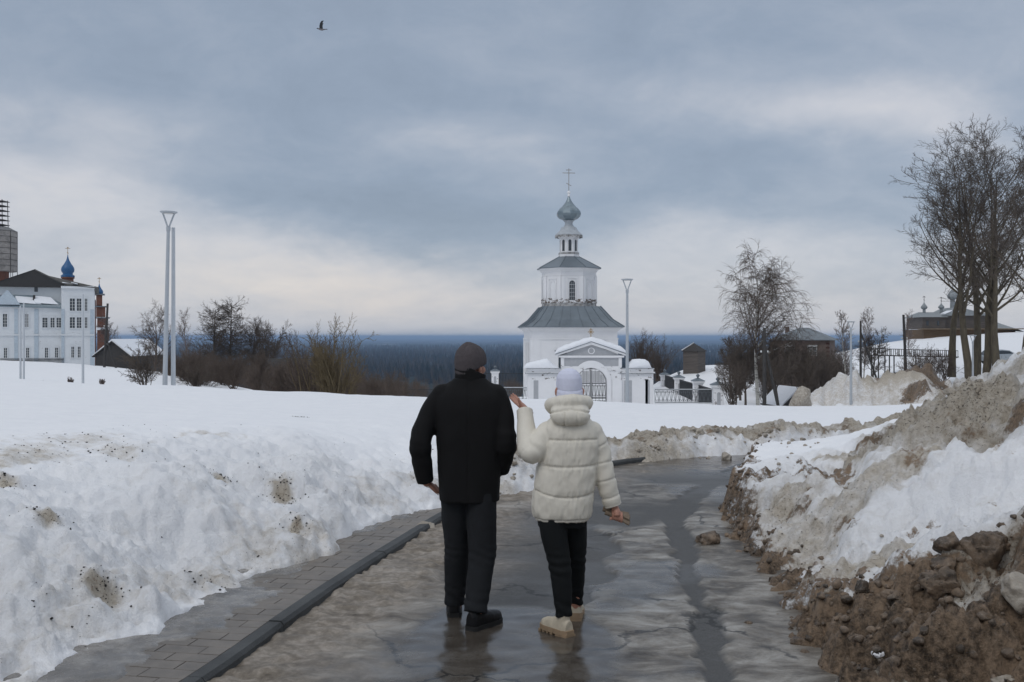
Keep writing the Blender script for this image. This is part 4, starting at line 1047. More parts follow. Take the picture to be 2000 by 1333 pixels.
def wood_pole(px, d, ptop, pbase, w, label, brace=None, lean=0, cross=False):
    x = (px-1000)/F*d; z = CAMZ-(pbase-HZ)/F*d; H = (pbase-ptop)/F*d
    t = thing('utility_pole', label, 'pole', (x, d, z), 0, 'old wooden utility poles'); t.rotation_euler = (0, lean, 0)
    p = MB(); p.lathe([(w*.6, -2), (w*.55, 0), (w*.42, H)], 10); p.obj('pole', M_DARKWOOD, t)
    if brace:
        bx, bz0 = brace; q = MB(); q.tube([((bx), .2, -1.2), (0, 0, H*bz0)], [w*.45, w*.38], 8); q.obj('brace', M_DARKWOOD, t)
    i = MB()
    for sx in (-1, 1): i.lathe([(.02, H*.62+.0), (.07, H*.62+.05), (.05, H*.62+.16)], 8, c=(sx*w*.9, 0))
    i.obj('insulator', M_WHITEF, t)
wood_pole(204, 105, 593, 713, .26, 'leaning dark wooden pole with a brace beside the white building', brace=(1.5, .45), lean=R(3))
wood_pole(1493, 72, 641, 768, .26, 'thick wooden pole in front of the weeping birch trunk', brace=(1.1, .75))
wood_pole(1681, 92, 627, 737, .22, 'thin wooden pole with a long brace right of the brick house', brace=(1.9, .8))
wood_pole(1770, 92, 615, 740, .26, 'wooden pole leaning slightly left before the hill with the footbridge', lean=R(-2.5))

# ------------------------------------------------------------------ big white building, left
def win(par, x0, x1, z0, z1, y, mul=1, fr=.12, mat=M_BLDW):
    g = MB(); g.box(x0, x1, y-.02, y+.05, z0, z1); w = g.obj('window', M_GLASS, par)
    f = MB(); f.box(x0-fr, x0, y-.12, y-.0, z0-fr, z1+fr); f.box(x1, x1+fr, y-.12, y-.0, z0-fr, z1+fr); f.box(x0, x1, y-.12, y-.0, z1, z1+fr); f.box(x0-.1, x1+.1, y-.16, y-.121, z1+fr, z1+fr+.12); f.box(x0, x1, y-.15, y-.0, z0-fr, z0)
    f.obj('frame', mat, w)
    b = MB(); xm = (x0+x1)/2; b.box(xm-.03, xm+.03, y-.06, y-.021, z0, z1)
    for q in (1, 2, 3): zz = z0+(z1-z0)*q/4; b.box(x0, x1, y-.055, y-.022, zz-.02, zz+.02)
    b.obj('bars', M_WHITEF, w); return w
def build_white_building():
    t = thing('old_building', 'large old white plastered building with dark gable roof at the left edge', 'building', (-62.9, 150, 0), R(22.5))
    u = lambda p: -(185-p)*.0688; Z = lambda y: CAMZ-(y-HZ)*.0765
    g0 = -4.0
    w = MB(); w.box(u(-60), u(118), 6, 30, g0, Z(558)); w.box(u(118), u(184), 1.2, 26, g0, Z(558)); w.box(u(-60), u(122), 2.2, 6, g0, Z(597)); w.obj('wall', M_BLDW, t)
    r = MB(); a = (u(63), Z(524)); r.prism([(u(-30), Z(558)-.1), (u(-30), Z(558)+.1), a, (u(133), Z(558)+.1), (u(133), Z(558)-.1)], 5.4, 5.9)
    r.obj('gable', M_DARKWOOD, t)
    r = MB(); e0, e1 = u(-34), u(137); rt = u(184)+.7
    r.add([(a[0], 5.3, a[1]+.05), (a[0]+1.2, 22, a[1]), (e1, 5.3, Z(558)), (rt, .9, Z(560)), (rt, 27, Z(560)), (e0, 5.3, Z(558)), (e0, 27, Z(558)), (a[0], 5.3, a[1]-.2), (e1, 5.3, Z(558)-.2), (rt, .9, Z(560)-.2), (u(117), .9, Z(557)), (u(150), 4.5, Z(549))],
          [(0, 2, 11, 1), (1, 11, 4), (11, 3, 4), (2, 10, 3, 11), (0, 1, 6, 5), (0, 7, 8, 2), (10, 9, 3), (1, 4, 6)])
    r.obj('roof', simple('old_brown_grey_roof', (.10, .095, .085), .7, .35, 1.2), t)
    s = MB(); s.add([(u(100), 8, Z(548)), (u(128), 3.5, Z(552)+.1), (u(150), 3.2, Z(556)+.15), (u(118), 9, Z(547)+.1)], [(0, 1, 2, 3)]); s.loop([[(u(137), 3.0, Z(553)+.18), (u(150), 3.0, Z(556)+.18), (u(150), 6, Z(555)+.2), (u(137), 6, Z(552)+.2)], [(u(137), 3.0, Z(553)+.3), (u(150), 3.0, Z(556)+.3), (u(150), 6, Z(555)+.32), (u(137), 6, Z(552)+.32)]])
    rs = s.obj('roof_snow', M_CLEAN, t)
    # wing roof
    wr = MB(); wr.add([(u(-60), 1.8, Z(597)), (u(128), 1.8, Z(600)), (u(95), 6.0, Z(580)), (u(-60), 6.0, Z(575)), (u(-60), 1.8, Z(599)), (u(128), 1.8, Z(603)), (u(128), 6.0, Z(597)), (u(62), 6.0, Z(575))], [(0, 1, 2, 7, 3), (0, 4, 5, 1), (1, 6, 2)])
    wr.obj('wing_roof', simple('blue_grey_sheet_roof', (.20, .25, .28), .5, .15), t)
    s = MB()
    for p0, p1, ya, yb in ((30, 78, 590, 579), (65, 112, 590, 578)):
        s.loop([[(u(p0), 2.6, Z(ya+5)+.25), (u(p1), 2.6, Z(ya+7)+.2), (u(p1-16), 4.6, Z(yb+8)+.3), (u(p0-6), 4.6, Z(yb+5)+.3)], [(u(p0), 2.7, Z(ya+4)+.35), (u(p1)-.2, 2.7, Z(ya+6)+.3), (u(p1-17), 4.5, Z(yb+7)+.42), (u(p0-5), 4.5, Z(yb+4)+.42)]])
    s.obj('wing_roof_snow', M_CLEAN, t)
    g = MB(); g.prism([(u(-16), Z(596)), (u(12), Z(568)), (u(37), Z(596))], 1.6, 5.5); g.obj('wing_gable', M_BLUEG, t)
    c = MB(); c.box(u(60), u(64.5), 3.5, 4.2, Z(592), Z(576)); c.obj('chimney', M_DARKWOOD, t)
    d = MB(); d.box(u(61), u(68), 5.93, 5.99, Z(568), Z(559)); d.obj('attic_opening', M_GLASS, t)
    co = MB(); co.box(u(-60), u(122.5), 2.02, 2.2, Z(656), Z(653)); co.box(u(117.6), u(184.6), 1.02, 1.2, Z(656), Z(653)); co.box(u(-60), u(123), 1.95, 2.2, Z(602), Z(599)); co.box(u(117.3), u(185), .9, 1.2, Z(563), Z(559)); co.obj('string_course', M_BLDW, t)
    for p0, p1, y in ((25, 32, 2.1), (64, 72, 2.1), (176, 184, 1.1), (118, 124, 1.1)):
        q = MB(); q.box(u(p0), u(p1), y, y+.098, g0, Z(655.8)); q.box(u(p0), u(p1), y, y+.098, Z(652.5), Z(604)); q.obj('pilaster', M_BLUEG, t)
    for p0, p1 in ((135, 145), (149, 158), (165, 170)): win(t, u(p0), u(p1), Z(607), Z(583), 1.2); win(t, u(p0), u(p1), Z(641), Z(620), 1.2)
    for p0, p1 in ((138, 143.5), (151, 156.5)): win(t, u(p0), u(p1), Z(699), Z(678), 1.2)
    for p0, p1 in ((80, 90), (96, 104), (108, 117)): win(t, u(p0), u(p1), Z(640), Z(621), 2.2)
    for p0, p1 in ((3, 11), (43.5, 47), (49, 52.5)): win(t, u(p0), u(p1), Z(639), Z(614), 2.2)
    for p0, p1 in ((5, 11), (48, 54), (85, 91), (105, 111)): win(t, u(p0), u(p1), Z(699), Z(680), 2.2)
    f = MB(); x0, x1 = u(-20), u(125)
    for i in range(70): x = x0+(x1-x0)*i/69; f.box(x-.04, x+.04, -4, -3.95, -3, -1.25)
    ft = thing('picket_fence', 'low dark picket fence along the foot of the old white building', 'fence', (-62.9, 150, 0), R(22.5))
    f.obj('pickets', M_DARKWOOD, ft)
    q = MB(); q.box(x0, x1, -3.949, -3.9, -1.6, -1.5); q.box(x0, x1, -3.949, -3.9, -2.3, -2.2); q.obj('rail', M_DARKWOOD, ft)
build_white_building()

def build_brick_church():
    t = thing('brick_church', 'red brick church with blue onion domes rising behind the old white building', 'church', (-78.3, 190, 0), R(22.5))
    s = 190/F*1.0; Z = lambda y: CAMZ-(y-HZ)*s*1.0
    u = lambda p: (p-192)*.0905
    w = MB(); w.box(u(60), u(180), 3, 16, -5, Z(585)); w.box(u(183), u(206), 0, 5, -5, Z(645)); w.obj('wall', M_BRICK, t)
    for p0, p1, y0, y1 in ((183, 203, 645, 622), (181, 199, 619, 600), (181, 193, 597, 576)):
        q = MB(); q.box(u(p0), u(p1), .6, 4.4-(.3 if y1 > 600 else .8), Z(y0), Z(y1)); q.obj('bell_tier', M_BRICK, t)
        q = MB(); q.box(u(p0)-.25, u(p1)+.45, .3, 4.5, Z(y1), Z(y1-2)); q.obj('tier_roof', M_ROOF, t)
    q = MB(); q.box(u(182), u(208), -.3, 5, Z(645), Z(640)); q.obj('roof_snow', M_CLEAN, t)
    for p, r, y0, y1, yc, neck in ((187, .72, 577, 552, 541, .42), (124, 1.22, 535, 494, 478, .85)):
        d = MB(); onion(d, r, 0, Z(y1)-Z(y0), neck, 20); cx, cy = u(p), 2.6 if p > 150 else 8
        d.V = [(a+cx, b+cy, c+Z(y0)) for a, b, c in d.V]; o = d.obj('onion_dome', M_BLUE, t, smooth=True)
        c = MB(); ocross(c, Z(y1)-.1, Z(yc)-Z(y1)+.1, .045, cx, cy); c.obj('cross', M_GOLD, o)
        if p < 150:
            c = MB(); c.lathe([(1.05, Z(600)), (1.05, Z(542)), (1.25, Z(541)), (1.25, Z(539))], 16, c=(cx, cy)); c.obj('drum', M_BRICK, t)
            c = MB(); c.lathe([(1.2, Z(539)), (1.3, Z(536)), (.9, Z(533))], 16, c=(cx, cy)); c.obj('drum_skirt', M_BLUE, t)
build_brick_church()
def build_scaffold_tower():
    d = 205; s = d/F; x = (-4-1000)*s
    t = thing('bell_tower', 'bell tower wrapped in translucent sheeting and scaffolding at the far left edge', 'tower', (x, d, 0)); Z = lambda y: CAMZ-(y-HZ)*s
    b = MB(); octa(b, 1.9, -5, Z(528)); b.obj('wall', M_BRICK, t)
    m = simple('torn_grey_sheeting', (.30, .28, .26), .8, .3, .8, .03, 3)
    w = MB(); octa(w, 3.25, Z(531), Z(452)); sh = w.obj('sheeting', m, t)
    r = MB(); c8 = 1/math.cos(math.pi/8); r.lathe([(3.35*c8, Z(452)), (1.9*c8, Z(444)), (.3, Z(440))], 8, rot=math.pi/8); r.obj('roof', simple('grey_boards', (.2, .2, .2), .8), t)
    f = MB()
    for k8 in range(8):
        a0 = k8*math.pi/4+math.pi/8; a1 = a0+math.pi/4; rr = 3.32*c8
        f.bar((rr*math.cos(a0), rr*math.sin(a0), Z(545)), (rr*math.cos(a0), rr*math.sin(a0), Z(452)), .09)
        for i in range(8):
            z = Z(531)+(Z(452)-Z(531))*i/7; f.bar((rr*math.cos(a0), rr*math.sin(a0), z), (rr*math.cos(a1), rr*math.sin(a1), z), .06)
    f.obj('scaffold', M_DARKWOOD, t)
    g = MB()
    for hx_, w_ in ((0, 1.6),):
        for sx in (-1, 1):
            for sy in (-1, 1): g.bar((sx*1.5, sy*1.2, Z(444)), (sx*1.4, sy*1.1, Z(391)), .12)
        for i in range(6):
            z = Z(440)+(Z(394)-Z(440))*i/5; g.box(-1.75, 1.75, -1.4, 1.4, z-.06, z+.06)
            if i < 5:
                z2 = Z(440)+(Z(394)-Z(440))*(i+1)/5; g.bar((-1.5, -1.25, z), (1.5, -1.25, z2), .09); g.bar((1.5, -1.25, z), (-1.5, -1.25, z2), .07)
    g.obj('top_scaffold', M_DARKWOOD, t)
build_scaffold_tower()

def gable_shed(name, label, cat, loc, rz, w, l, h, hr, wallm, snow=True, over=.35):
    t = thing(name, label, cat, loc, rz)
    b = MB(); b.box(-w/2, w/2, 0, l, -4, h); b.prism([(-w/2, h), (w/2, h), (0, h+hr)], .0, l); b.obj('wall', wallm, t)
    r = MB(); k_ = (w/2+over)/(w/2)
    for sx in (-1, 1): r.prism([(0, h+hr+.04), (0, h+hr+.16), (sx*(w/2+over), h-hr*(k_-1)+.12), (sx*(w/2+over), h-hr*(k_-1))], -over, l+over)
    r.obj('roof', M_DARKWOOD, t)
    if snow:
        r = MB()
        for sx in (-1, 1): r.prism([(0, h+hr+.165), (0, h+hr+.42), (sx*(w/2+over-.1), h-hr*(k_-1)+.36), (sx*(w/2+over-.02), h-hr*(k_-1)+.13)], -over+.15, l+over-.1)
        r.obj('roof_snow', M_CLEAN, t)
    return t
t_ = gable_shed('log_shed', 'low dark log shed with a snowy roof right of the old white building', 'shed', (-52.2, 130, -1.35), 0, 4.4, 13, .75, 1.7, M_DARKWOOD)
gable_shed('hut', 'small grey roofed hut half hidden in brush left of centre', 'hut', (-28.5, 112, -3.4), R(-60), 4, 6, 1.2, 1.4, M_LOG, snow=False)
gable_shed('garden_shed', 'dark low shed with a snow streaked roof edge below the brick house', 'shed', (24.7, 86, -4.2), R(10), 2.6, 4, .1, 1.15, M_DARKWOOD, snow=True, over=.25)

def hip_house():
    d = 104; t = thing('brick_house', 'two storey brown brick house with grey hip roof behind bare bushes at right', 'house', (31.4, 107, 0), R(-24))
    Z = lambda y: CAMZ-(y-HZ)*d/F; a, b = 2.9, 2.6
    brick = simple('brown_brick_wall', (.155, .115, .10), .9, .3, 2.5, .01, 30)
    w = MB(); w.box(-a, a, -b, b, -8, Z(664)); w.obj('wall', brick, t)
    e = .35; r = MB(); z0, z1 = Z(664), Z(640)
    r.loop([[(-a-e, -b-e, z0-.08), (a+e, -b-e, z0-.08), (a+e, b+e, z0-.08), (-a-e, b+e, z0-.08)], [(-a-e, -b-e, z0), (a+e, -b-e, z0), (a+e, b+e, z0), (-a-e, b+e, z0)], [(-.5, -.05, z1), (.5, -.05, z1), (.5, .05, z1), (-.5, .05, z1)]])
    r.obj('roof', simple('grey_slate_roof', (.16, .185, .205), .6, .2, 2), t)
    s = MB(); s.add([(a+e, -b-e, z0+.05), (a+e, b+e, z0+.05), (.9, .3, z1-.05), (.9, -.1, z1-.05)], [(0, 1, 2, 3)])
    c = MB(); c.box(-1.9, -1.5, -.6, -.2, z0, Z(638)); c.obj('chimney', brick, t)
    for x0 in (-1.55, .75):
        win(t, x0, x0+.85, Z(694), Z(678), -b, fr=.07, mat=M_WHITEF); win(t, x0, x0+.85, Z(728), Z(713), -b, fr=.07, mat=M_WHITEF)
    q = MB()
    for sx in (-1, 1):
        for i in range(12): z = Z(664)-.5-i*.42; q.box(sx*a-(.35 if sx > 0 else .02), sx*a+(.02 if sx > 0 else .35), -b-.025, -b-.003, z, z+.2)
    q.obj('quoin', simple('dark_quoin_brick', (.09, .045, .035), .9), t)
hip_house()

def small_tower():
    d = 120; Z = lambda y: CAMZ-(y-HZ)*d/F
    t = thing('log_tower', 'small square log tower with a snow covered pyramid roof left of the birch', 'tower', ((1356-1000)/F*d, d, 0), R(-38)); a = .98
    w = MB(); w.box(-a, a, -a, a, -6, Z(686)); w.obj('wall', M_LOG, t)
    r = MB(); e = a+.14; r.loop([[(-e, -e, Z(686)-.05), (e, -e, Z(686)-.05), (e, e, Z(686)-.05), (-e, e, Z(686)-.05)], [(-e, -e, Z(686)), (e, -e, Z(686)), (e, e, Z(686)), (-e, e, Z(686))], [(-.03, -.03, Z(671)), (.03, -.03, Z(671)), (.03, .03, Z(671)), (-.03, .03, Z(671))]]); r.obj('roof', M_DARKWOOD, t)
    s = MB(); z0, z1 = Z(686)+.06, Z(671)+.06
    s.loop([[(-e+.05, -e-.01, z0), (-e-.01, e, z0), (-.05, 0, z1)], [(-e+.0, -e-.06, z0+.09), (-e-.05, e, z0+.09), (-.05, 0, z1+.09)]]); s.add([(-e, -e-.03, z0-.02), (e, -e-.03, z0-.02), (0, -.03, z1)], []); s.obj('roof_snow', M_CLEAN, t)
small_tower()

def wooden_church():
    d = 158; s = d/F; t = thing('log_church', 'old log church with silvery wooden domes on the snowy hill behind the trees', 'church', ((1800-1000)*s, d, 0), R(-6))
    Z = lambda y: CAMZ-(y-HZ)*s; u = lambda p: (p-1800)*s
    w = MB(); w.box(u(1804), u(1975), 0, 11, -6, Z(644)); w.obj('lower_wall', M_LOGB, t)
    w = MB(); w.box(u(1803), u(1846), .3, 9, Z(643), Z(620)); w.box(u(1846.2), u(1930), 1, 9, Z(643), Z(612)); w.obj('upper_wall', M_LOG, t)
    g = MB(); g.box(u(1796), u(1988), -.9, 1.0, Z(644), Z(642)); g.obj('gallery_roof', simple('old_boards', (.17, .13, .09), .85, .3, 3), t)
    m = simple('silver_shingles', (.24, .26, .27), .7, .2, 4)
    r = MB(); zr = Z(620); r.add([(u(1796), -.4, zr), (u(1850), -.4, zr), (u(1846), 4.5, Z(609)), (u(1810), 4.5, Z(609)), (u(1796), 9.5, zr), (u(1850), 9.5, zr)], [(0, 1, 2, 3), (0, 3, 4), (1, 5, 2), (3, 2, 5, 4)])
    r.add([(u(1840), .4, Z(617)), (u(1872), .4, Z(600)), (u(1935), .4, Z(617)), (u(1840), 9.5, Z(617)), (u(1872), 9.5, Z(600)), (u(1935), 9.5, Z(617))], [(0, 1, 4, 3), (1, 2, 5, 4), (0, 2, 1)])
    r.add([(u(1945), 0, Z(645)), (u(1990), -.8, Z(649)), (u(1960), 4, Z(630)), (u(1930), 4, Z(630))], [(0, 1, 2, 3)]); r.obj('roof', m, t)
    sn = MB(); sn.loop([[(u(1845), .3, Z(614)), (u(1858), .3, Z(608)), (u(1858), 3, Z(608)), (u(1845), 3, Z(614))], [(u(1845), .3, Z(613)), (u(1858), .3, Z(606.5)), (u(1858), 3, Z(606.5)), (u(1845), 3, Z(613))]]); sn.obj('roof_snow', M_CLEAN, t)
    for p, y0, y1, yc, r_, yb in ((1820, 604, 587, 576, .52, 614), (1853, 603, 589, 578, .48, 608), (1875, 585, 556, 540, .85, 602)):
        dm = MB(); onion(dm, r_, 0, Z(y1)-Z(y0), r_*.45, 16); cx, cy = u(p), 4.2; dm.V = [(a+cx, b+cy, c+Z(y0)) for a, b, c in dm.V]; o = dm.obj('onion_dome', m, t, smooth=True)
        q = MB(); q.lathe([(r_*.5, Z(yb)-.5), (r_*.45, Z(y0)+.02)], 12, c=(cx, cy)); q.obj('neck', m, o)
        q = MB(); ocross(q, Z(y1)-.05, Z(yc)-Z(y1), .03, cx, cy); q.obj('cross', M_DARKWOOD, o)
    for p in (1810, 1830): 
        q = MB(); q.box(u(p), u(p+4), .22, .3, Z(636), Z(627)); q.obj('window', M_GLASS, t)
wooden_church()

def footbridge():
    d = 112; s = d/F; Z = lambda y: CAMZ-(y-HZ)*s; u = lambda p: (p-1700)*s
    t = thing('footbridge', 'dark raised wooden footbridge with picket railing across the snowy slope at right', 'footbridge', (u(1700)+(700)*s, d, 0))
    k_ = MB(); k_.add([], []); za, zb = Z(694), Z(699)
    k_.bar((u(1695), 0, za), (u(1890), 3, zb), 1.0, .12); k_.obj('deck', M_DARKWOOD, t)
    for off in (-.55, .55):
        r = MB(); r.bar((u(1695), off, za+.75), (u(1890), 3+off, zb+.75), .06, .07)
        for i in range(46 if off < 0 else 12):
            f = i/(45 if off < 0 else 11); r.bar((u(1695+195*f), 3*f+off, za+(zb-za)*f), (u(1695+195*f), 3*f+off, za+(zb-za)*f+.78), .05)
        r.obj('railing', M_DARKWOOD, t)
    for p in (1703, 1718, 1732, 1742, 1752, 1775, 1800):
        q = MB(); f = (p-1695)/195; q.bar((u(p), 3*f, -5), (u(p), 3*f, za+(zb-za)*f), .11); q.obj('support_post', M_DARKWOOD, t)
    q = MB(); q.bar((u(1705), -4, Z(736)), (u(1772), -6, Z(722)), .10, .9); q.bar((u(1712), -4.2, Z(728)), (u(1768), -6.3, Z(718)), .07); q.obj('lower_ramp', M_DARKWOOD, t)
footbridge()

def car():
    d = 98; s = d/F; x = (1957-1000)*s; z = CAMZ-(712-HZ)*s
    t = thing('parked_car', 'silver hatchback car parked beyond the trunks of the bare trees at right', 'car', (x, d, z), R(8))
    prof = [(-2.05, .35), (-2.1, .75), (-1.95, .95), (-1.5, 1.38), (-.4, 1.46), (.35, 1.38), (1.05, .98), (1.85, .86), (2.08, .62), (2.08, .35)]
    b = MB(); rings = []
    for yy, k_ in ((-.83, .93), (-.78, 1.0), (.78, 1.0), (.83, .93)): rings.append([(px*(.985 if k_ < 1 else 1), yy if pz < 1.0 else yy*(1-.16*(pz-.95)/.5), pz*(k_ if pz > .5 else 1)) for px, pz in prof])
    b.loop(rings); b.obj('body', simple('silver_paint', (.42, .45, .47), .3, .05, metal=.3), t)
    g = MB()
    for sy in (-1, 1):
        yo = sy*.80; g.add([(-1.45, yo, .98), (.85, yo, .98), (.30, yo*.93, 1.30), (-.4, yo*.92, 1.36), (-1.3, yo*.93, 1.30)], [(0, 1, 2, 3, 4)])
    g.add([(.42, -.6, 1.36), (.42, .6, 1.36), (1.08, .68, 1.01), (1.08, -.68, 1.01)], [(0, 1, 2, 3)]); g.add([(-1.56, -.6, 1.34), (-1.56, .6, 1.34), (-1.98, .68, .98), (-1.98, -.68, .98)], [(0, 1, 2, 3)])
    g.obj('windows', M_GLASS, t)
    for wx in (-1.3, 1.3):
        for wy in (-.80, .80):
            q = MB(); q.lathe([(.32, -.1), (.33, .0), (.32, .1)], 18); q.xf(Matrix.Translation((wx, wy, .32)) @ Matrix.Rotation(R(90), 4, 'X')); w = q.obj('wheel', simple('tyre_rubber', (.02, .02, .02), .8), t)
            q = MB(); q.lathe([(.19, -.11), (.19, .11)], 12); q.xf(Matrix.Translation((wx, wy, .32)) @ Matrix.Rotation(R(90), 4, 'X')); q.obj('rim', M_PAINT, w)
    for sy in (-.6, .6):
        q = MB(); q.box(2.03, 2.11, sy-.18, sy+.18, .62, .76); q.obj('headlight', M_CREAM, t)
car()
# ------------------------------------------------------------------ valley floor, forest, far plain
def valley():
    n = 96; rs = [150, 320, 480, 700, 1100, 1800, 3000, 5000, 9000, 18000, 45000]; V = []; Fq = []
    zs = [-75, -64, -62, -62, -62, -62, -62, -62, -62, -62, -62]
    for r, z in zip(rs, zs):
        for j in range(n): a = 2*math.pi*j/n; V.append((r*math.sin(a), r*math.cos(a), z))
    for i in range(len(rs)-1):
        for j in range(n): Fq.append((i*n+j, i*n+(j+1) % n, (i+1)*n+(j+1) % n, (i+1)*n+j))
    m, t = newmat('valley_floor'); pos = t.node('ShaderNodeNewGeometry').outputs['Position']
    a = t.noise(t.vmath('MULTIPLY', pos, (1, .25, 1)), .004, 6, .6); b = t.noise(pos, .03, 4, .6)
    t.put(t.b.inputs['Base Color'], t.mix(t.sstep(t.math('ADD', a, t.math('MULTIPLY', b, .15)), .64, .72), t.mix(b, (.022, .032, .032), (.045, .055, .05)), (.30, .32, .34))); t.b.inputs['Roughness'].default_value = 1
    t.b.inputs['Specular IOR Level'].default_value = 0
    tag(mk('valley', V, Fq, m), kind='structure')
    # conifers across the valley as one mass
    rs_ = np.random.RandomState(12); N = 26000
    u = rs_.rand(N); d = 1150*np.exp(u*np.log(6500/1150)); px = rs_.rand(N)*3000-500; x = (px-1000)/F*d
    dens = fbm(x, d*.6, .0016, 4, 501)+fbm(x, d, .008, 2, 505)*.5
    keep = dens > np.where(d < 1500, .12, np.where(d < 1900, -.12, -.5)); x, d = x[keep], d[keep]; N = len(x)
    h = rs_.uniform(13, 24, N)*(1+.15*fbm(x, d, .003, 2, 509)); w = h*rs_.uniform(.16, .26, N)
    ang = np.linspace(0, 2*np.pi, 6)[:-1]; co, si = np.cos(ang), np.sin(ang)
    parts = []; faces = []
    V = np.zeros((N, 12, 3)); z0 = -62.0
    for lv, (zf, rf) in enumerate([(.05, 1.0), (.45, .55)]):
        for j in range(5): V[:, lv*5+j] = np.stack([x+w*rf*co[j], d+w*rf*si[j], z0+h*zf], -1)
    V[:, 10] = np.stack([x, d, z0+h], -1); V[:, 11] = np.stack([x, d, z0+h*.0], -1)
    T = []
    for j in range(5):
        k2 = (j+1) % 5; T += [(j, k2, 5+k2), (j, 5+k2, 5+j), (5+j, 5+k2, 10)]
    T = np.array(T); Fc = (np.arange(N)[:, None, None]*12+T[None]).reshape(-1, 3)
    m, t = newmat('conifer_mass'); pos = t.node('ShaderNodeNewGeometry').outputs['Position']; b = t.noise(pos, .012, 5, .7); c = t.noise(pos, .002, 3, .5)
    t.put(t.b.inputs['Base Color'], t.mix(t.sstep(t.math('ADD', b, t.math('MULTIPLY', c, .4)), .55, .85), (.012, .020, .020), (.070, .062, .055))); t.b.inputs['Roughness'].default_value = 1; t.b.inputs['Specular IOR Level'].default_value = 0
    tag(mk('forest', V.reshape(-1, 3), Fc, m), 'dark blue green conifer forest filling the valley to the horizon', 'forest', kind='stuff')
valley()

# ------------------------------------------------------------------ bare trees (vectorised branching)
def nrm(v): return v/np.maximum(np.linalg.norm(v, axis=-1, keepdims=True), 1e-9)
def walk(rs, P0, D, L, m, wig, trop):
    """grow polylines from P0 (N,3) along D, total length L, m points; trop bends every step up (+) or down (-)"""
    N = len(P0); P = np.zeros((N, m, 3)); P[:, 0] = P0; D = nrm(D); st = (L/(m-1))[:, None]
    for i in range(1, m):
        D = nrm(D+rs.randn(N, 3)*wig+np.array([0, 0, trop])); P[:, i] = P[:, i-1]+D*st
    return P
def spawn(rs, P, Rd, n, tmin, tmax, ang, lr, m, wig, trop, rr, taper=.35, tip=.25, minr=.004, flat=0, lmin=.25):
    N, mp, _ = P.shape; idx = np.repeat(np.arange(N), n); K = len(idx)
    u = (np.tile(np.arange(n), N)+rs.rand(K))/n; tt = tmin+(tmax-tmin)*u; f = tt*(mp-1); i = np.minimum(f.astype(int), mp-2); g = (f-i)[:, None]
    A, B_ = P[idx, i], P[idx, i+1]; pos = A*(1-g)+B_*g; tan = nrm(B_-A)
    rad = (Rd[idx, i]*(1-g[:, 0])+Rd[idx, i+1]*g[:, 0])
    rv = rs.randn(K, 3); rv[:, 2] *= (1-flat); perp = nrm(rv-tan*(rv*tan).sum(-1, keepdims=True))
    a = np.radians(ang+rs.randn(K)*ang*.22)[:, None]; D = tan*np.cos(a)+perp*np.sin(a)
    PL = np.linalg.norm(np.diff(P, axis=1), axis=-1).sum(1)[idx]
    L = PL*lr*(1-taper*tt)*rs.uniform(.6, 1.15, K); L = np.maximum(L, lmin*0+.05)
    Q = walk(rs, pos, D, L, m, wig, trop)
    r0 = np.maximum(rad*rr, minr); R2 = r0[:, None]*np.linspace(1, tip, m)[None]; R2 = np.maximum(R2, minr*.6)
    return Q, R2
def tubes(P, Rd, sides):
    N, m, _ = P.shape; T = nrm(np.gradient(P, axis=1)); md = nrm(P[:, -1]-P[:, 0])
    h = np.where(np.abs(md[:, 2:3]) < .8, np.array([[0, 0, 1.0]]), np.array([[1.0, 0, 0]])); u = nrm(np.cross(md, h))[:, None]
    u = nrm(u-T*(u*T).sum(-1, keepdims=True)); v = np.cross(T, u)
    a = 2*np.pi*np.arange(sides)/sides
    V = P[:, :, None]+Rd[:, :, None, None]*(np.cos(a)[None, None, :, None]*u[:, :, None]+np.sin(a)[None, None, :, None]*v[:, :, None])
    i = np.arange(N)[:, None, None]*m*sides+np.arange(m-1)[None, :, None]*sides; j = np.arange(sides)[None, None]; j2 = (j+1) % sides
    Fq = np.stack([i+j, i+j2, i+sides+j2, i+sides+j], -1).reshape(-1, 4)
    return V.reshape(-1, 3), Fq
def join(lst):
    V = []; Fq = []; b = 0
    for v, f in lst: V.append(v); Fq.append(f+b); b += len(v)
    return np.concatenate(V), np.concatenate(Fq)
def bark(name, c, c2=None, thr=None, scale=6, stretch=(1, 1, .25)):
    return simple(name, c, .95, .3, scale, .01, 25, spec=.15, stretch=stretch, c2=c2, thr=thr)
M_BARK = bark('poplar_bark', (.075, .062, .048), (.135, .115, .08))
M_TWIG = bark('dark_twigs', (.115, .095, .080))
M_TWIG2 = bark('brown_grey_twigs', (.115, .090, .074))
M_WILLOW = bark('tan_willow_twigs', (.16, .125, .075))
M_BIRCH = bark('birch_bark', (.55, .54, .50), (.08, .075, .07), .56, 3, (1, 1, 3))
M_PALEB = bark('pale_branches', (.20, .165, .15))

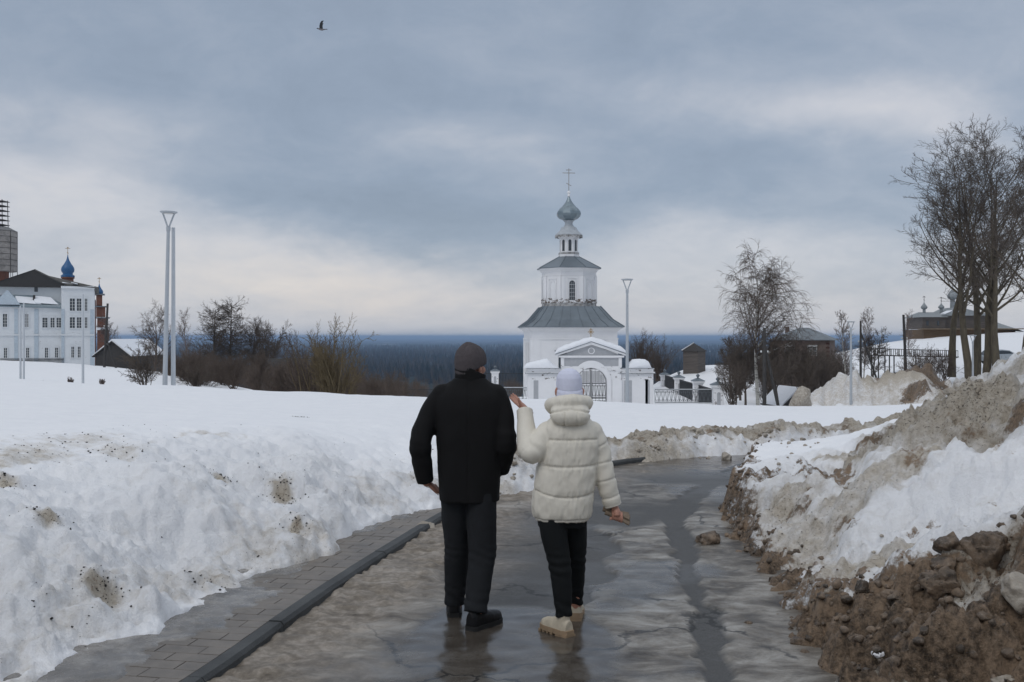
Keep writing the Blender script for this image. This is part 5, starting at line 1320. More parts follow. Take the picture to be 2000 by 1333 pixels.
def tree_geo(seed, kind, H):
    rs = np.random.RandomState(seed); up = np.array([[0, 0, 1.0]])
    if kind == 'poplar':
        base = np.zeros((1, 3)); P = walk(rs, base-[[0, 0, 1]], up+rs.randn(1, 3)*.02, np.array([H*.84]), 16, .03, .04); Rd = np.interp(np.linspace(0, 1, 16), [0, .05, .3, .7, 1], [.36, .31, .24, .11, .02])[None]*H/22
        L1 = spawn(rs, P, Rd, 17, .32, .97, 40, .54, 11, .03, .055, .5, .42, .15)
        L2 = spawn(rs, *L1, 9, .2, .97, 40, .44, 7, .045, .04, .5, .35, .2, .020)
        L3 = spawn(rs, *L2, 7, .15, .98, 42, .46, 5, .06, .03, .5, .3, .3, .014)
        L4 = spawn(rs, *L3, 5, .15, 1.0, 42, .55, 3, .06, .02, .6, .2, .4, .011)
        return [tubes(P, Rd, 10), tubes(*L1, 6)], [tubes(*L2, 4), tubes(*L3, 3), tubes(*L4, 3)]
    if kind == 'round':
        P = walk(rs, np.array([[0, 0, -.6]]), up+rs.randn(1, 3)*.05, np.array([H*.82]), 10, .05, .04); Rd = np.linspace(.020*H, .004*H, 10)[None]
        L1 = spawn(rs, P, Rd, 18, .22, 1, 44, .58, 8, .04, .045, .5, .40, .2)
        L2 = spawn(rs, *L1, 8, .15, 1, 40, .55, 6, .05, .03, .5, .3, .3, .018)
        L3 = spawn(rs, *L2, 6, .12, 1, 38, .6, 4, .05, .02, .5, .3, .3, .012)
        L4 = spawn(rs, *L3, 4, .15, 1, 36, .7, 3, .05, .02, .5, .3, .4, .010)
        return [tubes(P, Rd, 8)], [tubes(*L1, 5), tubes(*L2, 4), tubes(*L3, 3), tubes(*L4, 3)]
    if kind == 'birch':        # weeping
        P = walk(rs, np.array([[0, 0, -.8]]), up+np.array([[-.02, 0, 0]]), np.array([H*.97]), 14, .035, .05); Rd = np.linspace(.015*H, .002*H, 14)[None]
        L1 = spawn(rs, P, Rd, 26, .28, .98, 46, .60, 10, .04, .025, .5, .55, .15)
        L2 = spawn(rs, *L1, 8, .15, 1, 42, .50, 7, .06, -.02, .5, .3, .3, .018)
        L3 = spawn(rs, *L2, 7, .1, 1, 50, .95, 8, .03, -.17, .5, .2, .3, .011)
        L4 = spawn(rs, *L3, 3, .1, .8, 22, .6, 5, .03, -.15, .6, .2, .4, .009)
        arc = walk(rs, np.array([[0, 0, H*.38], [0, 0, H*.30]]), np.array([[.75, 0, .9], [.9, .2, .45]]), np.array([H*.36, H*.30]), 10, .03, -.02); ra = np.linspace(.009*H, .002*H, 10)[None].repeat(2, 0)
        A2 = spawn(rs, arc, ra, 12, .3, 1, 45, .4, 6, .07, .0, .5, .3, .3, .016); A3 = spawn(rs, *A2, 7, .1, 1, 45, .6, 5, .06, -.05, .5, .3, .3, .011)
        return [tubes(P, Rd, 8), tubes(arc, ra, 6)], [tubes(*L1, 5), tubes(*L2, 4), tubes(*L3, 3), tubes(*L4, 3), tubes(*A2, 3), tubes(*A3, 3)]
    if kind == 'slim':
        P = walk(rs, np.array([[0, 0, -.8]]), up, np.array([H]), 12, .03, .05); Rd = np.linspace(.010*H, .002*H, 12)[None]
        L1 = spawn(rs, P, Rd, 30, .25, .98, 34, .28, 6, .05, .06, .5, .55, .2, .016)
        L2 = spawn(rs, *L1, 8, .15, 1, 36, .5, 5, .06, .03, .5, .3, .3, .013)
        L3 = spawn(rs, *L2, 6, .15, 1, 36, .6, 3, .07, .0, .6, .3, .4, .011)
        return [tubes(P, Rd, 7)], [tubes(*L1, 4), tubes(*L2, 3), tubes(*L3, 3)]
    if kind == 'larch':
        P0 = np.array([[-1.0, 0, -1.], [.8, .5, -1.]]); P = walk(rs, P0, np.repeat(up, 2, 0), np.array([H*.97, H*1.03]), 14, .012, .05); Rd = np.linspace(.016*H, .003*H, 14)[None].repeat(2, 0)
        L1 = spawn(rs, P, Rd, 150, .22, .99, 80, .46, 8, .02, .02, .28, .62, .2, .028, flat=.7)
        L2 = spawn(rs, *L1, 9, .10, 1, 42, .34, 5, .03, .015, .5, .3, .4, .014)
        L3 = spawn(rs, *L2, 4, .1, 1, 40, .55, 3, .03, .0, .6, .2, .5, .011)
        return [tubes(P, Rd, 7)], [tubes(*L1, 4), tubes(*L2, 3), tubes(*L3, 3)]
    if kind in ('shrub', 'willow'):
        n = 26 if kind == 'willow' else 15; sp = .28 if kind == 'willow' else .45
        D = np.concatenate([rs.randn(n, 2)*sp, np.ones((n, 1))], 1); P0 = np.concatenate([rs.randn(n, 2)*.16*H*.3, -np.full((n, 1), .3)], 1)
        P = walk(rs, P0, D, rs.uniform(.6, 1.05, n)*H, 8, .07, .02 if kind == 'willow' else .0); Rd = np.linspace(.010*H, .0025*H, 8)[None].repeat(n, 0)
        L1 = spawn(rs, P, Rd, 9, .2, 1, 28 if kind == 'willow' else 40, .42, 5, .1, .04, .5, .4, .3, .009)
        L2 = spawn(rs, *L1, 6, .1, 1, 34, .5, 4, .12, .02, .6, .3, .4, .0075)
        L3 = spawn(rs, *L2, 3, .1, 1, 34, .5, 3, .12, .02, .6, .3, .4, .007)
        return [tubes(P, Rd, 5)], [tubes(*L1, 3), tubes(*L2, 3), tubes(*L3, 3)]
GEO = {}
def make_tree(name, label, cat, loc, seed, kind, H, mt, mc, group=None, rz=0, lean=None):
    key = (seed, kind, H, mt.name, mc.name)
    t = thing(name, label, cat, loc, rz, group)
    if lean: t.rotation_euler = (lean[0], lean[1], rz)
    a, b = ('stem', 'twigs') if kind in ('shrub', 'willow') else ('trunk', 'crown')
    if key not in GEO:
        tr, cr = tree_geo(seed, kind, H); v, f = join(tr); w, g = join(cr)
        o1 = mk(a, v, f, mt, t, True); o2 = mk(b, w, g, mc, t, True); GEO[key] = (o1.data, o2.data)
    else:
        for nm, me in zip((a, b), GEO[key]):
            o = bpy.data.objects.new(nm, me); COL.objects.link(o); o.parent = t
    return t
def tree_px(px, d, ptop, pbase, *a, **kw):
    z = CAMZ-(pbase-HZ)/F*d; H = (pbase-ptop)/F*d
    name, label, cat, seed, kind, mt, mc = a
    return make_tree(name, label, cat, ((px-1000)/F*d, d, z), seed, kind, H, mt, mc, **kw)

G = 'tall bare poplars on the slope at right'
for px, d, pt, pb, sd_, lab, ln in [(1858, 92, 330, 716, 101, 'leftmost tall bare tree of the right group, its mossy trunk set apart', (0, R(-1))), (1893, 84, 255, 742, 102, 'tall bare tree standing directly behind the grey lamp at right', (0, R(-2))),
                                   (1908, 88, 245, 738, 103, 'slender bare tree close behind the lamp in the right group', (R(2), R(2))), (1926, 84, 238, 744, 104, 'tall bare tree with dark trunk in the middle of the right group', (0, R(-1))),
                                   (1947, 83, 232, 744, 105, 'thickest bare tree of the right group, forking low beside the parked car', (0, R(1.5))), (1998, 70, 300, 700, 106, 'dark bare tree cut by the right edge of the picture', (0, R(-1)))]:
    tree_px(px, d, pt, pb, 'poplar_tree', lab, 'tree', sd_, 'poplar', M_BARK, M_TWIG, group=G, lean=ln).scale = ((1.35, 1.35, 1) if px < 1870 else (1.15, 1.15, 1))
tree_px(1480, 82, 512, 780, 'weeping_birch', 'weeping birch with hanging brown twigs and pale trunk right of the churchyard', 'tree', 110, 'birch', M_BIRCH, M_TWIG2)
tree_px(1652, 98, 600, 745, 'slim_birch', 'slim young birch with white trunk just left of the lamp at the far heap', 'tree', 111, 'slim', M_BIRCH, M_PALEB, group='slim young birches')
tree_px(1686, 100, 600, 742, 'slim_birch', 'slim young birch behind the braced wooden pole', 'tree', 112, 'slim', M_BIRCH, M_PALEB, group='slim young birches')
tree_px(1775, 130, 605, 700, 'slim_birch', 'faint young birch beside the leaning wooden pole on the hill', 'tree', 113, 'slim', M_PALEB, M_PALEB, group='slim young birches')
tree_px(432, 120, 584, 760, 'larch_tree', 'broad dark bare larch with level branches left of centre', 'tree', 120, 'larch', M_TWIG, M_TWIG)
tree_px(302, 125, 596, 745, 'bare_tree', 'round bare tree behind the nearest left lamp', 'tree', 121, 'round', M_TWIG2, M_TWIG2, group='bare trees on the left skyline')
tree_px(367, 150, 602, 730, 'bare_tree', 'pale thin bare tree between the lamp and the larch', 'tree', 122, 'slim', M_PALEB, M_PALEB, group='bare trees on the left skyline')
tree_px(218, 170, 620, 700, 'bare_tree', 'small pale bare tree right of the red brick church', 'tree', 123, 'round', M_PALEB, M_PALEB, group='bare trees on the left skyline')
for px, d, pt, sd_, lab in [(492, 125, 622, 124, 'bare tree just right of the larch'), (510, 122, 618, 125, 'bare tree second from the larch'), (528, 120, 626, 126, 'rightmost bare tree of the clump beside the larch')]:
    tree_px(px, d, pt, 760, 'bare_tree', lab, 'tree', sd_, 'round', M_TWIG, M_TWIG, group='bare trees on the left skyline')
tree_px(655, 40, 632, 800, 'willow_bush', 'big olive tan willow bush rising over the snow crest left of the man', 'bush', 130, 'willow', M_WILLOW, M_WILLOW)
tree_px(612, 44, 650, 800, 'willow_bush', 'smaller tan willow bush on the left flank of the big one', 'bush', 131, 'willow', M_WILLOW, M_TWIG2)
tree_px(283, 44, 668, 752, 'bare_shrub', 'small fan shaped bare shrub on the snow left of the tall lamp', 'bush', 132, 'shrub', M_TWIG, M_TWIG)
tree_px(380, 46, 700, 752, 'bare_shrub', 'low bare shrub on the snow crest right of the bare pale pole', 'bush', 133, 'shrub', M_TWIG, M_TWIG)
tree_px(1252, 110, 650, 745, 'bare_shrub', 'brown bare thicket tree right of the church lamp behind the gateway', 'bush', 134, 'willow', M_TWIG2, M_TWIG2)
tree_px(1286, 120, 668, 740, 'bare_shrub', 'low brown bush beyond the right wing of the gateway', 'bush', 135, 'willow', M_TWIG2, M_TWIG2)
for i, (px, d, pt, pb, sd_) in enumerate([(1428, 94, 660, 765, 140), (1446, 92, 645, 770, 141), (1456, 84, 655, 785, 142), (1520, 84, 640, 780, 143), (1548, 90, 655, 770, 144), (1705, 100, 640, 745, 145)]):
    tree_px(px, d, pt, pb, 'bare_shrub', ['dark bare bush nearest the corner pillar', 'tall dark bare bush left of the birch', 'dark bush at the foot of the birch', 'bare bush just right of the birch trunk', 'bare bush before the brick house', 'round dark bush right of the braced pole'][i], 'bush', sd_, 'round', M_TWIG, M_TWIG, group='dark bare bushes in the hollow')
for i, (px, d, pb) in enumerate([(1800, 96, 735), (1822, 100, 733), (1845, 92, 738), (1790, 88, 742)]):
    tree_px(px, d, pb-62, pb, 'bare_shrub', ['bare shrub in the snow below the log church', 'second bare shrub below the log church, nearer the trees', 'bare shrub at the foot of the leftmost tall tree', 'bare shrub right beside the leaning pole foot'][i], 'bush', 150+i, 'shrub', M_TWIG2, M_TWIG2, group='bare shrubs on the right slope')

# brush that reads as one mass: many small bare bushes merged
def thicket(name, label, spots, mat, seed):
    rnd = np.random.RandomState(seed); protos = []
    for s_ in range(4):
        tr, cr = tree_geo(seed+s_, 'shrub' if s_ % 2 else 'willow', 1.0*3.2); v, f = join(tr+cr); protos.append((v/3.2, f))
    L = []
    for (px, d, pt, pb) in spots:
        v, f = protos[rnd.randint(4)]; H = (pb-pt)/F*d; a = rnd.rand()*6.28; c, s_ = math.cos(a), math.sin(a)
        w = v*[H*1.1, H*1.1, H]; w = np.stack([w[:, 0]*c-w[:, 1]*s_, w[:, 0]*s_+w[:, 1]*c, w[:, 2]], -1)+np.array([(px-1000)/F*d, d, CAMZ-(pb-HZ)/F*d]); L.append((w, f))
    v, f = join(L); tag(mk(name, v, f, mat, smooth=False), label, 'brush', kind='stuff')
rn = random.Random(4)
sp = []
for i in range(46):
    px = rn.uniform(325, 590); d = rn.uniform(72, 118); pt = 688+rn.uniform(-8, 22)+max(0, (px-480)*.12); sp.append((px, d, pt, pt+rn.uniform(48, 70)))
for i in range(24):
    px = rn.uniform(560, 800); d = rn.uniform(60, 100); pt = 704+(px-560)*.15+rn.uniform(-12, 15); sp.append((px, d, pt, pt+62))
thicket('thicket', 'brown bare thicket along the crest on the left under the larch', sp, M_TWIG2, 300)
sp = []
for i in range(26):
    px = rn.uniform(1425, 1660); d = rn.uniform(76, 112); pt = 690+rn.uniform(-22, 28); sp.append((px, d, pt, pt+rn.uniform(55, 75)))
thicket('thicket', 'dark bare thicket in the hollow between churchyard and brick house', sp, M_TWIG, 320)
sp = []
for i in range(70):
    px = rn.uniform(700, 1320); d = rn.uniform(220, 480); pt = 742+rn.uniform(-6, 10); sp.append((px, d, pt, pt+rn.uniform(18, 30)))
thicket('thicket', 'far brown trees down the slope behind the man and the fence', sp, M_TWIG2, 340)

def weeds():
    for i, (px, d, h, lab) in enumerate([(84, 52, 9, 'tiny dry weed tuft on the snow before the white building'), (138, 56, 18, 'thin leaning dry weed stems before the white building'), (200, 54, 14, 'dry branched weed on the snow below the log shed')]):
        tree_px(px, d, 748-h*.8-6, 748-4, 'dry_weed', lab, 'weed', 160+i, 'shrub', M_PALEB, M_PALEB).scale = (.55, .55, 1)
weeds()

# ------------------------------------------------------------------ birds
def bird(px, py, d, span, label, dark=False):
    x, y, z = P3(px, py, d); t = thing('crow', label, 'bird', (x, y, z), 0)
    s = span; mg = simple('grey_feathers', (.16, .15, .16), .8); mb = simple('black_feathers', (.012, .014, .018), .6)
    b = MB(); P = [(-.30, 0, .055), (-.24, 0, .06), (-.17, 0, .05), (-.08, 0, .015), (.06, 0, -.015), (.18, 0, .0), (.34, 0, .01), (.40, 0, .012)]
    b.tube([(a*s, c*s, e*s) for a, c, e in P], [tuple(q*s for q in r) for r in ((.004, .004), (.022, .022), (.035, .035), (.062, .06), (.072, .07), (.045, .045), (.012, .05), (.006, .035))], 12)
    b.obj('body', mb if dark else mg, t, True)
    h = MB(); h.ball((-.215*s, 0, .062*s), (.052*s, .04*s, .04*s), 10, 8); h.tube([(-.25*s, 0, .06*s), (-.32*s, 0, .045*s)], [.018*s, .004*s], 8); h.obj('head', mb, t, True)
    ta = MB(); ta.loop([[(.16*s, -.03*s, .0), (.16*s, .03*s, .0), (.16*s, .03*s, .012*s), (.16*s, -.03*s, .012*s)], [(.42*s, -.09*s, .008*s), (.42*s, .09*s, .008*s), (.42*s, .09*s, .016*s), (.42*s, -.09*s, .016*s)]]); ta.obj('tail', mb, t)
    for sy, k_ in ((-1, 1), (1, .92)):
        w = MB(); rings = []
        for u, lead, trail, yy, zz in ((0, -.10, .12, .04, .04), (.3, -.09, .12, .10, .22), (.55, -.04, .13, .16, .38), (.8, .06, .18, .20, .50), (1, .17, .24, .22, .53)):
            off = 0 if sy < 0 else -.10*u
            rings.append([((lead+off)*s, sy*yy*s, zz*s*k_), ((trail+off)*s, sy*yy*s, (zz-.02)*s*k_), ((trail+off)*s, (sy*yy+.012)*s, (zz-.02)*s*k_), ((lead+off)*s, (sy*yy+.012)*s, zz*s*k_)])
        w.loop(rings); w.obj('wing', mb, t)
bird(627, 58, 30, .45, 'grey and black crow with raised wings flying in the upper left sky')
bird(1843, 499, 80, .34, 'tiny dark bird flying before the branches of the right trees', True)

# ------------------------------------------------------------------ haze over the valley
def haze():
    me = MB(); me.box(-46000, 46000, -46000, 46000, -76.5, 23)
    m = bpy.data.materials.new('haze'); m.use_nodes = True; n = m.node_tree.nodes; n.clear()
    v = n.new('ShaderNodeVolumePrincipled'); o = n.new('ShaderNodeOutputMaterial'); m.node_tree.links.new(v.outputs[0], o.inputs['Volume'])
    v.inputs['Color'].default_value = (.50, .70, 1.0, 1); v.inputs['Density'].default_value = 1.15e-4; v.inputs['Anisotropy'].default_value = .0
    tag(me.obj('haze', m), kind='stuff')
haze()
# ------------------------------------------------------------------ people
def cr(P, Rr, n=6):
    """smooth a path with radii (Catmull-Rom)"""
    Q = [list(p)+(list(r) if hasattr(r, '__len__') else [r, r]) for p, r in zip(P, Rr)]; Q = [np.array(q, float) for q in Q]; out = []
    for i in range(len(Q)-1):
        p0 = Q[max(i-1, 0)]; p1 = Q[i]; p2 = Q[i+1]; p3 = Q[min(i+2, len(Q)-1)]
        for j in range(n):
            u = j/n; out.append(.5*((2*p1)+(-p0+p2)*u+(2*p0-5*p1+4*p2-p3)*u*u+(-p0+3*p1-3*p2+p3)*u**3))
    out.append(Q[-1]); return [tuple(q[:3]) for q in out], [(max(.002, q[3]), max(.002, q[4])) for q in out]
def limb(mb, P, Rr, n=20, caps=True):
    p, r = cr(P, Rr); mb.tube(p, r, n)
    if caps:
        mb.ball(p[0], min(r[0])*.98, 14, 10); mb.ball(p[-1], min(r[-1])*.98, 14, 10)
    return mb
def slab(mb, S, n=36, pw=2.4):
    """stack of horizontal superellipse sections (z, cx, cy, rx, ry)"""
    Q = [np.array(s, float) for s in S]; R_ = []
    for i in range(len(Q)-1):
        p0 = Q[max(i-1, 0)]; p1 = Q[i]; p2 = Q[i+1]; p3 = Q[min(i+2, len(Q)-1)]
        for j in range(5):
            u = j/5; R_.append(.5*((2*p1)+(-p0+p2)*u+(2*p0-5*p1+4*p2-p3)*u*u+(-p0+3*p1-3*p2+p3)*u**3))
    R_.append(Q[-1]); rings = []
    for z, cx, cy, rx, ry in R_:
        ring = []
        for j in range(n):
            a = 2*math.pi*j/n; c, s = math.cos(a), math.sin(a)
            ring.append((cx+rx*math.copysign(abs(c)**(2/pw), c), cy+ry*math.copysign(abs(s)**(2/pw), s), z))
        rings.append(ring)
    return mb.loop(rings)
def fuse(mb, name, mat, parent, vox=.008, smooth=4, disp=None, floor=None):
    o = mk(name+'_tmp', mb.V, mb.F, None)
    bpy.context.view_layer.update()
    md = o.modifiers.new('r', 'REMESH'); md.mode = 'VOXEL'; md.voxel_size = vox; md.use_smooth_shade = True
    if smooth: s = o.modifiers.new('s', 'SMOOTH'); s.iterations = smooth; s.factor = .5
    dg = bpy.context.evaluated_depsgraph_get(); ev = o.evaluated_get(dg); me = bpy.data.meshes.new_from_object(ev)
    me.name = name; bpy.data.objects.remove(o)
    n = len(me.vertices); co = np.empty(n*3); me.vertices.foreach_get('co', co); co = co.reshape(-1, 3)
    nn = np.empty(n*3); me.vertices.foreach_get('normal', nn); nn = nn.reshape(-1, 3)
    if disp is not None: co = disp(co, nn)
    me.vertices.foreach_set('co', co.ravel()); me.update()
    me.materials.clear(); me.materials.append(mat)
    me.polygons.foreach_set('use_smooth', np.ones(len(me.polygons), bool))
    ob = bpy.data.objects.new(name, me); COL.objects.link(ob)
    if parent: ob.parent = parent
    return ob
def dist_path(co, P):
    """parameter (0..len) and distance of points to a 3-D polyline"""
    best = np.full(len(co), 9.0); par = np.zeros(len(co)); acc = 0
    for a, b in zip(P[:-1], P[1:]):
        a = np.array(a, float); b = np.array(b, float); u = b-a; L = np.linalg.norm(u); t = np.clip(((co-a)@u)/(L*L), 0, 1)
        d = np.linalg.norm(co-a-t[:, None]*u, axis=1); m = d < best; best = np.where(m, d, best); par = np.where(m, acc+t*L, par); acc += L
    return par, best
M_SKIN = simple('skin', (.42, .21, .15), .5, .12, 40, .0006, 300)
def cloth(name, c, rough, scale, bump, bs, var=.15):
    m = simple(name, c, rough, var, scale, bump, bs, spec=.25); return m

def finger(mb, base, d, up, L, r, curl):
    """three phalanges from base in direction d, curling towards -up"""
    d = Vector(d).normalized(); up = Vector(up).normalized(); ax = d.cross(up).normalized(); P = [Vector(base)]; segs = (.45, .30, .25); a = 0
    for s, c in zip(segs, curl):
        a += c; q = Matrix.Rotation(-a, 3, ax) @ d; P.append(P[-1]+q*L*s)
    p, rr = cr([tuple(x) for x in P], [r*1.08, r, r*.92, r*.75], 4); mb.tube(p, rr, 10); mb.ball(p[-1], r*.75, 8, 6); mb.ball(p[0], r, 8, 6)
    return P[-1]

def skull(mb, c, yaw, s=1.0):
    """head with brow, nose, lips, chin and ears, face towards +y turned by yaw about z"""
    q = MB()
    q.ball((0, -.006, .028), (.073*s, .088*s, .096*s), 24, 18); q.ball((0, .025, -.055), (.056*s, .066*s, .070*s), 20, 14)
    q.ball((0, .073, -.105), (.026, .022, .022), 12, 8); q.tube([(0, .088, .022), (0, .103, -.018), (0, .112, -.036)], [.009, .012, .013], 10); q.ball((0, .108, -.034), .014, 10, 8)
    for sx in (-1, 1):
        q.ball((sx*.013, .098, -.038), .009, 8, 6); q.ball((sx*.032, .078, .03), (.022, .016, .010), 10, 8); q.ball((sx*.040, .066, -.030), (.022, .022, .026), 10, 8)
        q.ball((sx*.079, -.004, -.012), (.009, .020, .031), 10, 10); q.tube([(sx*.086, -.014, .008), (sx*.090, -.018, -.006), (sx*.086, -.008, -.028)], [.005, .006, .005], 8)
    q.tube([(-.024, .089, -.072), (0, .098, -.069), (.024, .089, -.072)], [.004, .007, .004], 8); q.tube([(-.020, .087, -.081), (0, .094, -.081), (.020, .087, -.081)], [.004, .007, .004], 8)
    q.xf(Matrix.Translation(c) @ Matrix.Rotation(yaw, 4, 'Z')); mb.add(q.V, q.F)
def wrink(co, nn, f, amp, seed, stretch=(1, 1, 1)):
    p = co*np.array(stretch)*f; return co+nn*((vn3(p, seed)+.5*vn3(p*2.1, seed+3))*amp)[:, None]

# ---- man
def build_man():
    t = thing('person', 'man from behind in black coat, dark trousers and grey knit hat on the road', 'person', (-.27, 6.3, 0))
    T = Matrix.Translation((.27, -6.3, 0)); 
    def F_(mb, *a, **kw):
        mb.xf(T); return fuse(mb, *a, **kw)
    yaw = R(-38)
    # body: one continuous figure under the clothes
    b = MB(); skull(b, (-.262, 6.325, 1.638), yaw, 1.0)
    limb(b, [(-.262, 6.315, 1.60), (-.262, 6.29, 1.48)], [.058, .066]); slab(b, [(.90, -.27, 6.28, .15, .10), (1.15, -.27, 6.29, .15, .10), (1.38, -.27, 6.28, .17, .08), (1.48, -.265, 6.28, .09, .06)])
    limb(b, [(-.435, 6.285, 1.43), (-.50, 6.28, 1.35), (-.548, 6.25, 1.25), (-.568, 6.22, 1.15), (-.560, 6.24, 1.04), (-.538, 6.28, .90)], [.05, .047, .044, .042, .036, .028]); limb(b, [(-.105, 6.285, 1.43), (-.065, 6.27, 1.34), (-.048, 6.24, 1.24), (-.037, 6.22, 1.15), (-.058, 6.28, 1.05), (-.075, 6.33, .985), (-.095, 6.37, .95)], [.05, .047, .044, .042, .036, .03, .03])
    limb(b, [(-.355, 6.30, .92), (-.35, 6.37, .46), (-.368, 6.42, .08)], [.08, .055, .04]); limb(b, [(-.19, 6.27, .92), (-.19, 6.25, .46), (-.222, 6.13, .10)], [.08, .055, .04])
    # left hand hanging, lightly closed
    w = Vector((-.528, 6.30, .895)); pd_ = Vector((.62, .40, -.70)).normalized(); b.tube([tuple(w+Vector((-.012, 0, .04))), tuple(w), tuple(w+pd_*.045), tuple(w+pd_*.085)], [(.028, .020), (.033, .019), (.040, .017), (.036, .015)], 14)
    for i, (o, L) in enumerate([(-.027, .062), (-.010, .072), (.008, .070), (.024, .058)]): finger(b, tuple(w+pd_*.082+Vector((o*.6, -o*.8, 0))), pd_, (.2, -1, 0), L, .0085, (.5, .7, .5))
    finger(b, tuple(w+pd_*.03+Vector((.020, .022, 0))), (.35, .5, -.8), (-1, 0, 0), .06, .0095, (.2, .3, .3))
    F_(b, 'body', M_SKIN, t, vox=.0045, smooth=3)
    # coat
    black = cloth('black_wool', (.0060, .0060, .0066), .85, 30, .0008, 260)
    c = MB()
    slab(c, [(.785, -.268, 6.28, .188, .135), (.82, -.268, 6.28, .190, .137), (.95, -.27, 6.28, .196, .14), (1.10, -.27, 6.28, .205, .142), (1.25, -.27, 6.285, .215, .145), (1.36, -.27, 6.285, .225, .14), (1.44, -.27, 6.285, .225, .12), (1.49, -.268, 6.29, .185, .098), (1.525, -.266, 6.295, .135, .088), (1.56, -.264, 6.30, .10, .08)], pw=2.5)
    LS = [(-.435, 6.285, 1.445), (-.50, 6.28, 1.36), (-.548, 6.25, 1.25), (-.572, 6.22, 1.15), (-.565, 6.24, 1.04), (-.545, 6.27, .905)]
    RS = [(-.105, 6.285, 1.445), (-.065, 6.27, 1.34), (-.048, 6.24, 1.24), (-.035, 6.22, 1.15), (-.055, 6.28, 1.05), (-.068, 6.33, .965)]
    limb(c, LS, [.075, .073, .070, .070, .064, .052], caps=False); limb(c, RS, [.075, .074, .068, .068, .062, .050], caps=False)
    c.ball(LS[0], .078, 16, 12); c.ball(RS[0], .078, 16, 12)
    limb(c, [(-.40, 6.29, 1.47), (-.262, 6.29, 1.52), (-.13, 6.29, 1.47)], [.055, .06, .055])
    tf = lambda p: [tuple(np.array(q)+[.27, -6.3, 0]) for q in p]
    LSl, RSl = tf(LS), tf(RS)
    def coat(co, nn):
        pl, dl = dist_path(co, LSl); pr, dr = dist_path(co, RSl); arm = (dl < .095) | (dr < .095); par = np.where(dl < dr, pl, pr)
        fold = np.where(arm, .0035*np.sin(par*58+6*vn3(co*6, 2))*np.exp(-((par-.34)/.12)**2), 0)
        vert = np.where(arm, 0, .006*vn3(co*np.array([11, 11, 2.0]), 5)*2*sst(1.25, .8, co[:, 2])+.004*vn3(co*np.array([5, 5, 8.]), 8))
        seam = -.004*np.exp(-((co[:, 0]+.003)/.004)**2)*(co[:, 1] < -.05)*(~arm)
        o = co+nn*(fold+vert+seam)[:, None]
        return wrink(o, nn, 9, .006, 3)
    F_(c, 'coat', black, t, vox=.007, smooth=5, disp=coat)
    k_ = MB()      # stand collar with a turned edge
    rings = []
    for z, rx, ry, y in ((1.49, .118, .092, 6.292), (1.545, .100, .082, 6.298), (1.60, .098, .082, 6.302), (1.628, .100, .085, 6.305), (1.628, .086, .072, 6.305), (1.55, .08, .066, 6.30)):
        rings.append([(-.264+rx*math.cos(a), y+ry*math.sin(a), z-.035*max(0, math.sin(a))-.045*max(0, math.cos(a))-.002) for a in [2*math.pi*j/32 for j in range(32)]])
    k_.loop(rings); F_(k_, 'collar', black, t, vox=.006, smooth=2, disp=lambda co, nn: wrink(co, nn, 14, .005, 9))
    # trousers
    tr = MB()
    A = [(-.352, 6.29, .93), (-.356, 6.31, .72), (-.352, 6.355, .47), (-.358, 6.39, .30), (-.370, 6.425, .095)]
    B_ = [(-.190, 6.27, .93), (-.192, 6.255, .72), (-.188, 6.235, .47), (-.205, 6.19, .30), (-.226, 6.125, .120)]
    limb(tr, A, [(.098, .098), (.090, .092), (.078, .080), (.070, .074), (.060, .066)], caps=False); limb(tr, B_, [(.108, .100), (.104, .096), (.086, .088), (.076, .080), (.066, .074)], caps=False)
    slab(tr, [(.80, -.27, 6.28, .175, .11), (.90, -.27, 6.28, .175, .12), (1.0, -.27, 6.28, .165, .11)])
    Al, Bl = tf(A), tf(B_)
    def trf(co, nn):
        pa, da = dist_path(co, Al); pb, db = dist_path(co, Bl); par = np.where(da < db, pa, pb); z = co[:, 2]
        k1 = np.exp(-((z-.46)/.07)**2); k2 = sst(.34, .12, z); ph = co[:, 0]*22+8*vn3(co*7, 4)
        o = co+nn*(.0020*np.sin(z*120+ph)*k1+.0030*np.sin(z*80+ph*1.6)*k2+.004*vn3(co*np.array([14, 14, 4.]), 6))[:, None]
        return wrink(o, nn, 11, .007, 7)
    F_(tr, 'trousers', cloth('dark_grey_trousers', (.016, .0175, .020), .9, 25, .0008, 300), t, vox=.007, smooth=4, disp=trf)
    # knit hat with a rim and crown seam, tilted with the head
    h = MB(); rings = []; cz = 1.60
    for z, r_ in ((0, .094), (.035, .0965), (.075, .0955), (.105, .088), (.130, .074), (.150, .055), (.166, .032), (.176, .012)):
        u = z/.176; rings.append([(-.262-.018*u**1.5+r_*math.cos(a)*math.cos(yaw)-r_*1.12*math.sin(a)*math.sin(yaw), 6.322+r_*math.cos(a)*math.sin(yaw)+r_*1.12*math.sin(a)*math.cos(yaw), cz+z+(.030*math.sin(a+.1)+.020*math.cos(a-.5))*(1-u)+.010) for a in [2*math.pi*j/36 for j in range(36)]])
    h.loop(rings)
    def hat(co, nn):
        z = co[:, 2]; rim = .0035*np.exp(-((z-1.628-.03*(co[:, 1]-.02)/.1)/.006)**2)
        a = np.arctan2(co[:, 1]-.02, co[:, 0]-.0); rib = .0012*np.sin(a*70)
        seam = -.006*np.exp(-((a+1.95)/.12)**2)*sst(1.70, 1.76, z)-.005*np.exp(-((a+.75)/.08)**2)*sst(1.66, 1.74, z)
        return co+nn*(-rim+rib+seam+.003*vn3(co*16, 2))[:, None]
    F_(h, 'knit_hat', cloth('grey_brown_knit', (.080, .070, .074), .95, 60, .0015, 350), t, vox=.005, smooth=3, disp=hat)
    hr = MB(); 
    for sx in (-1,): pass
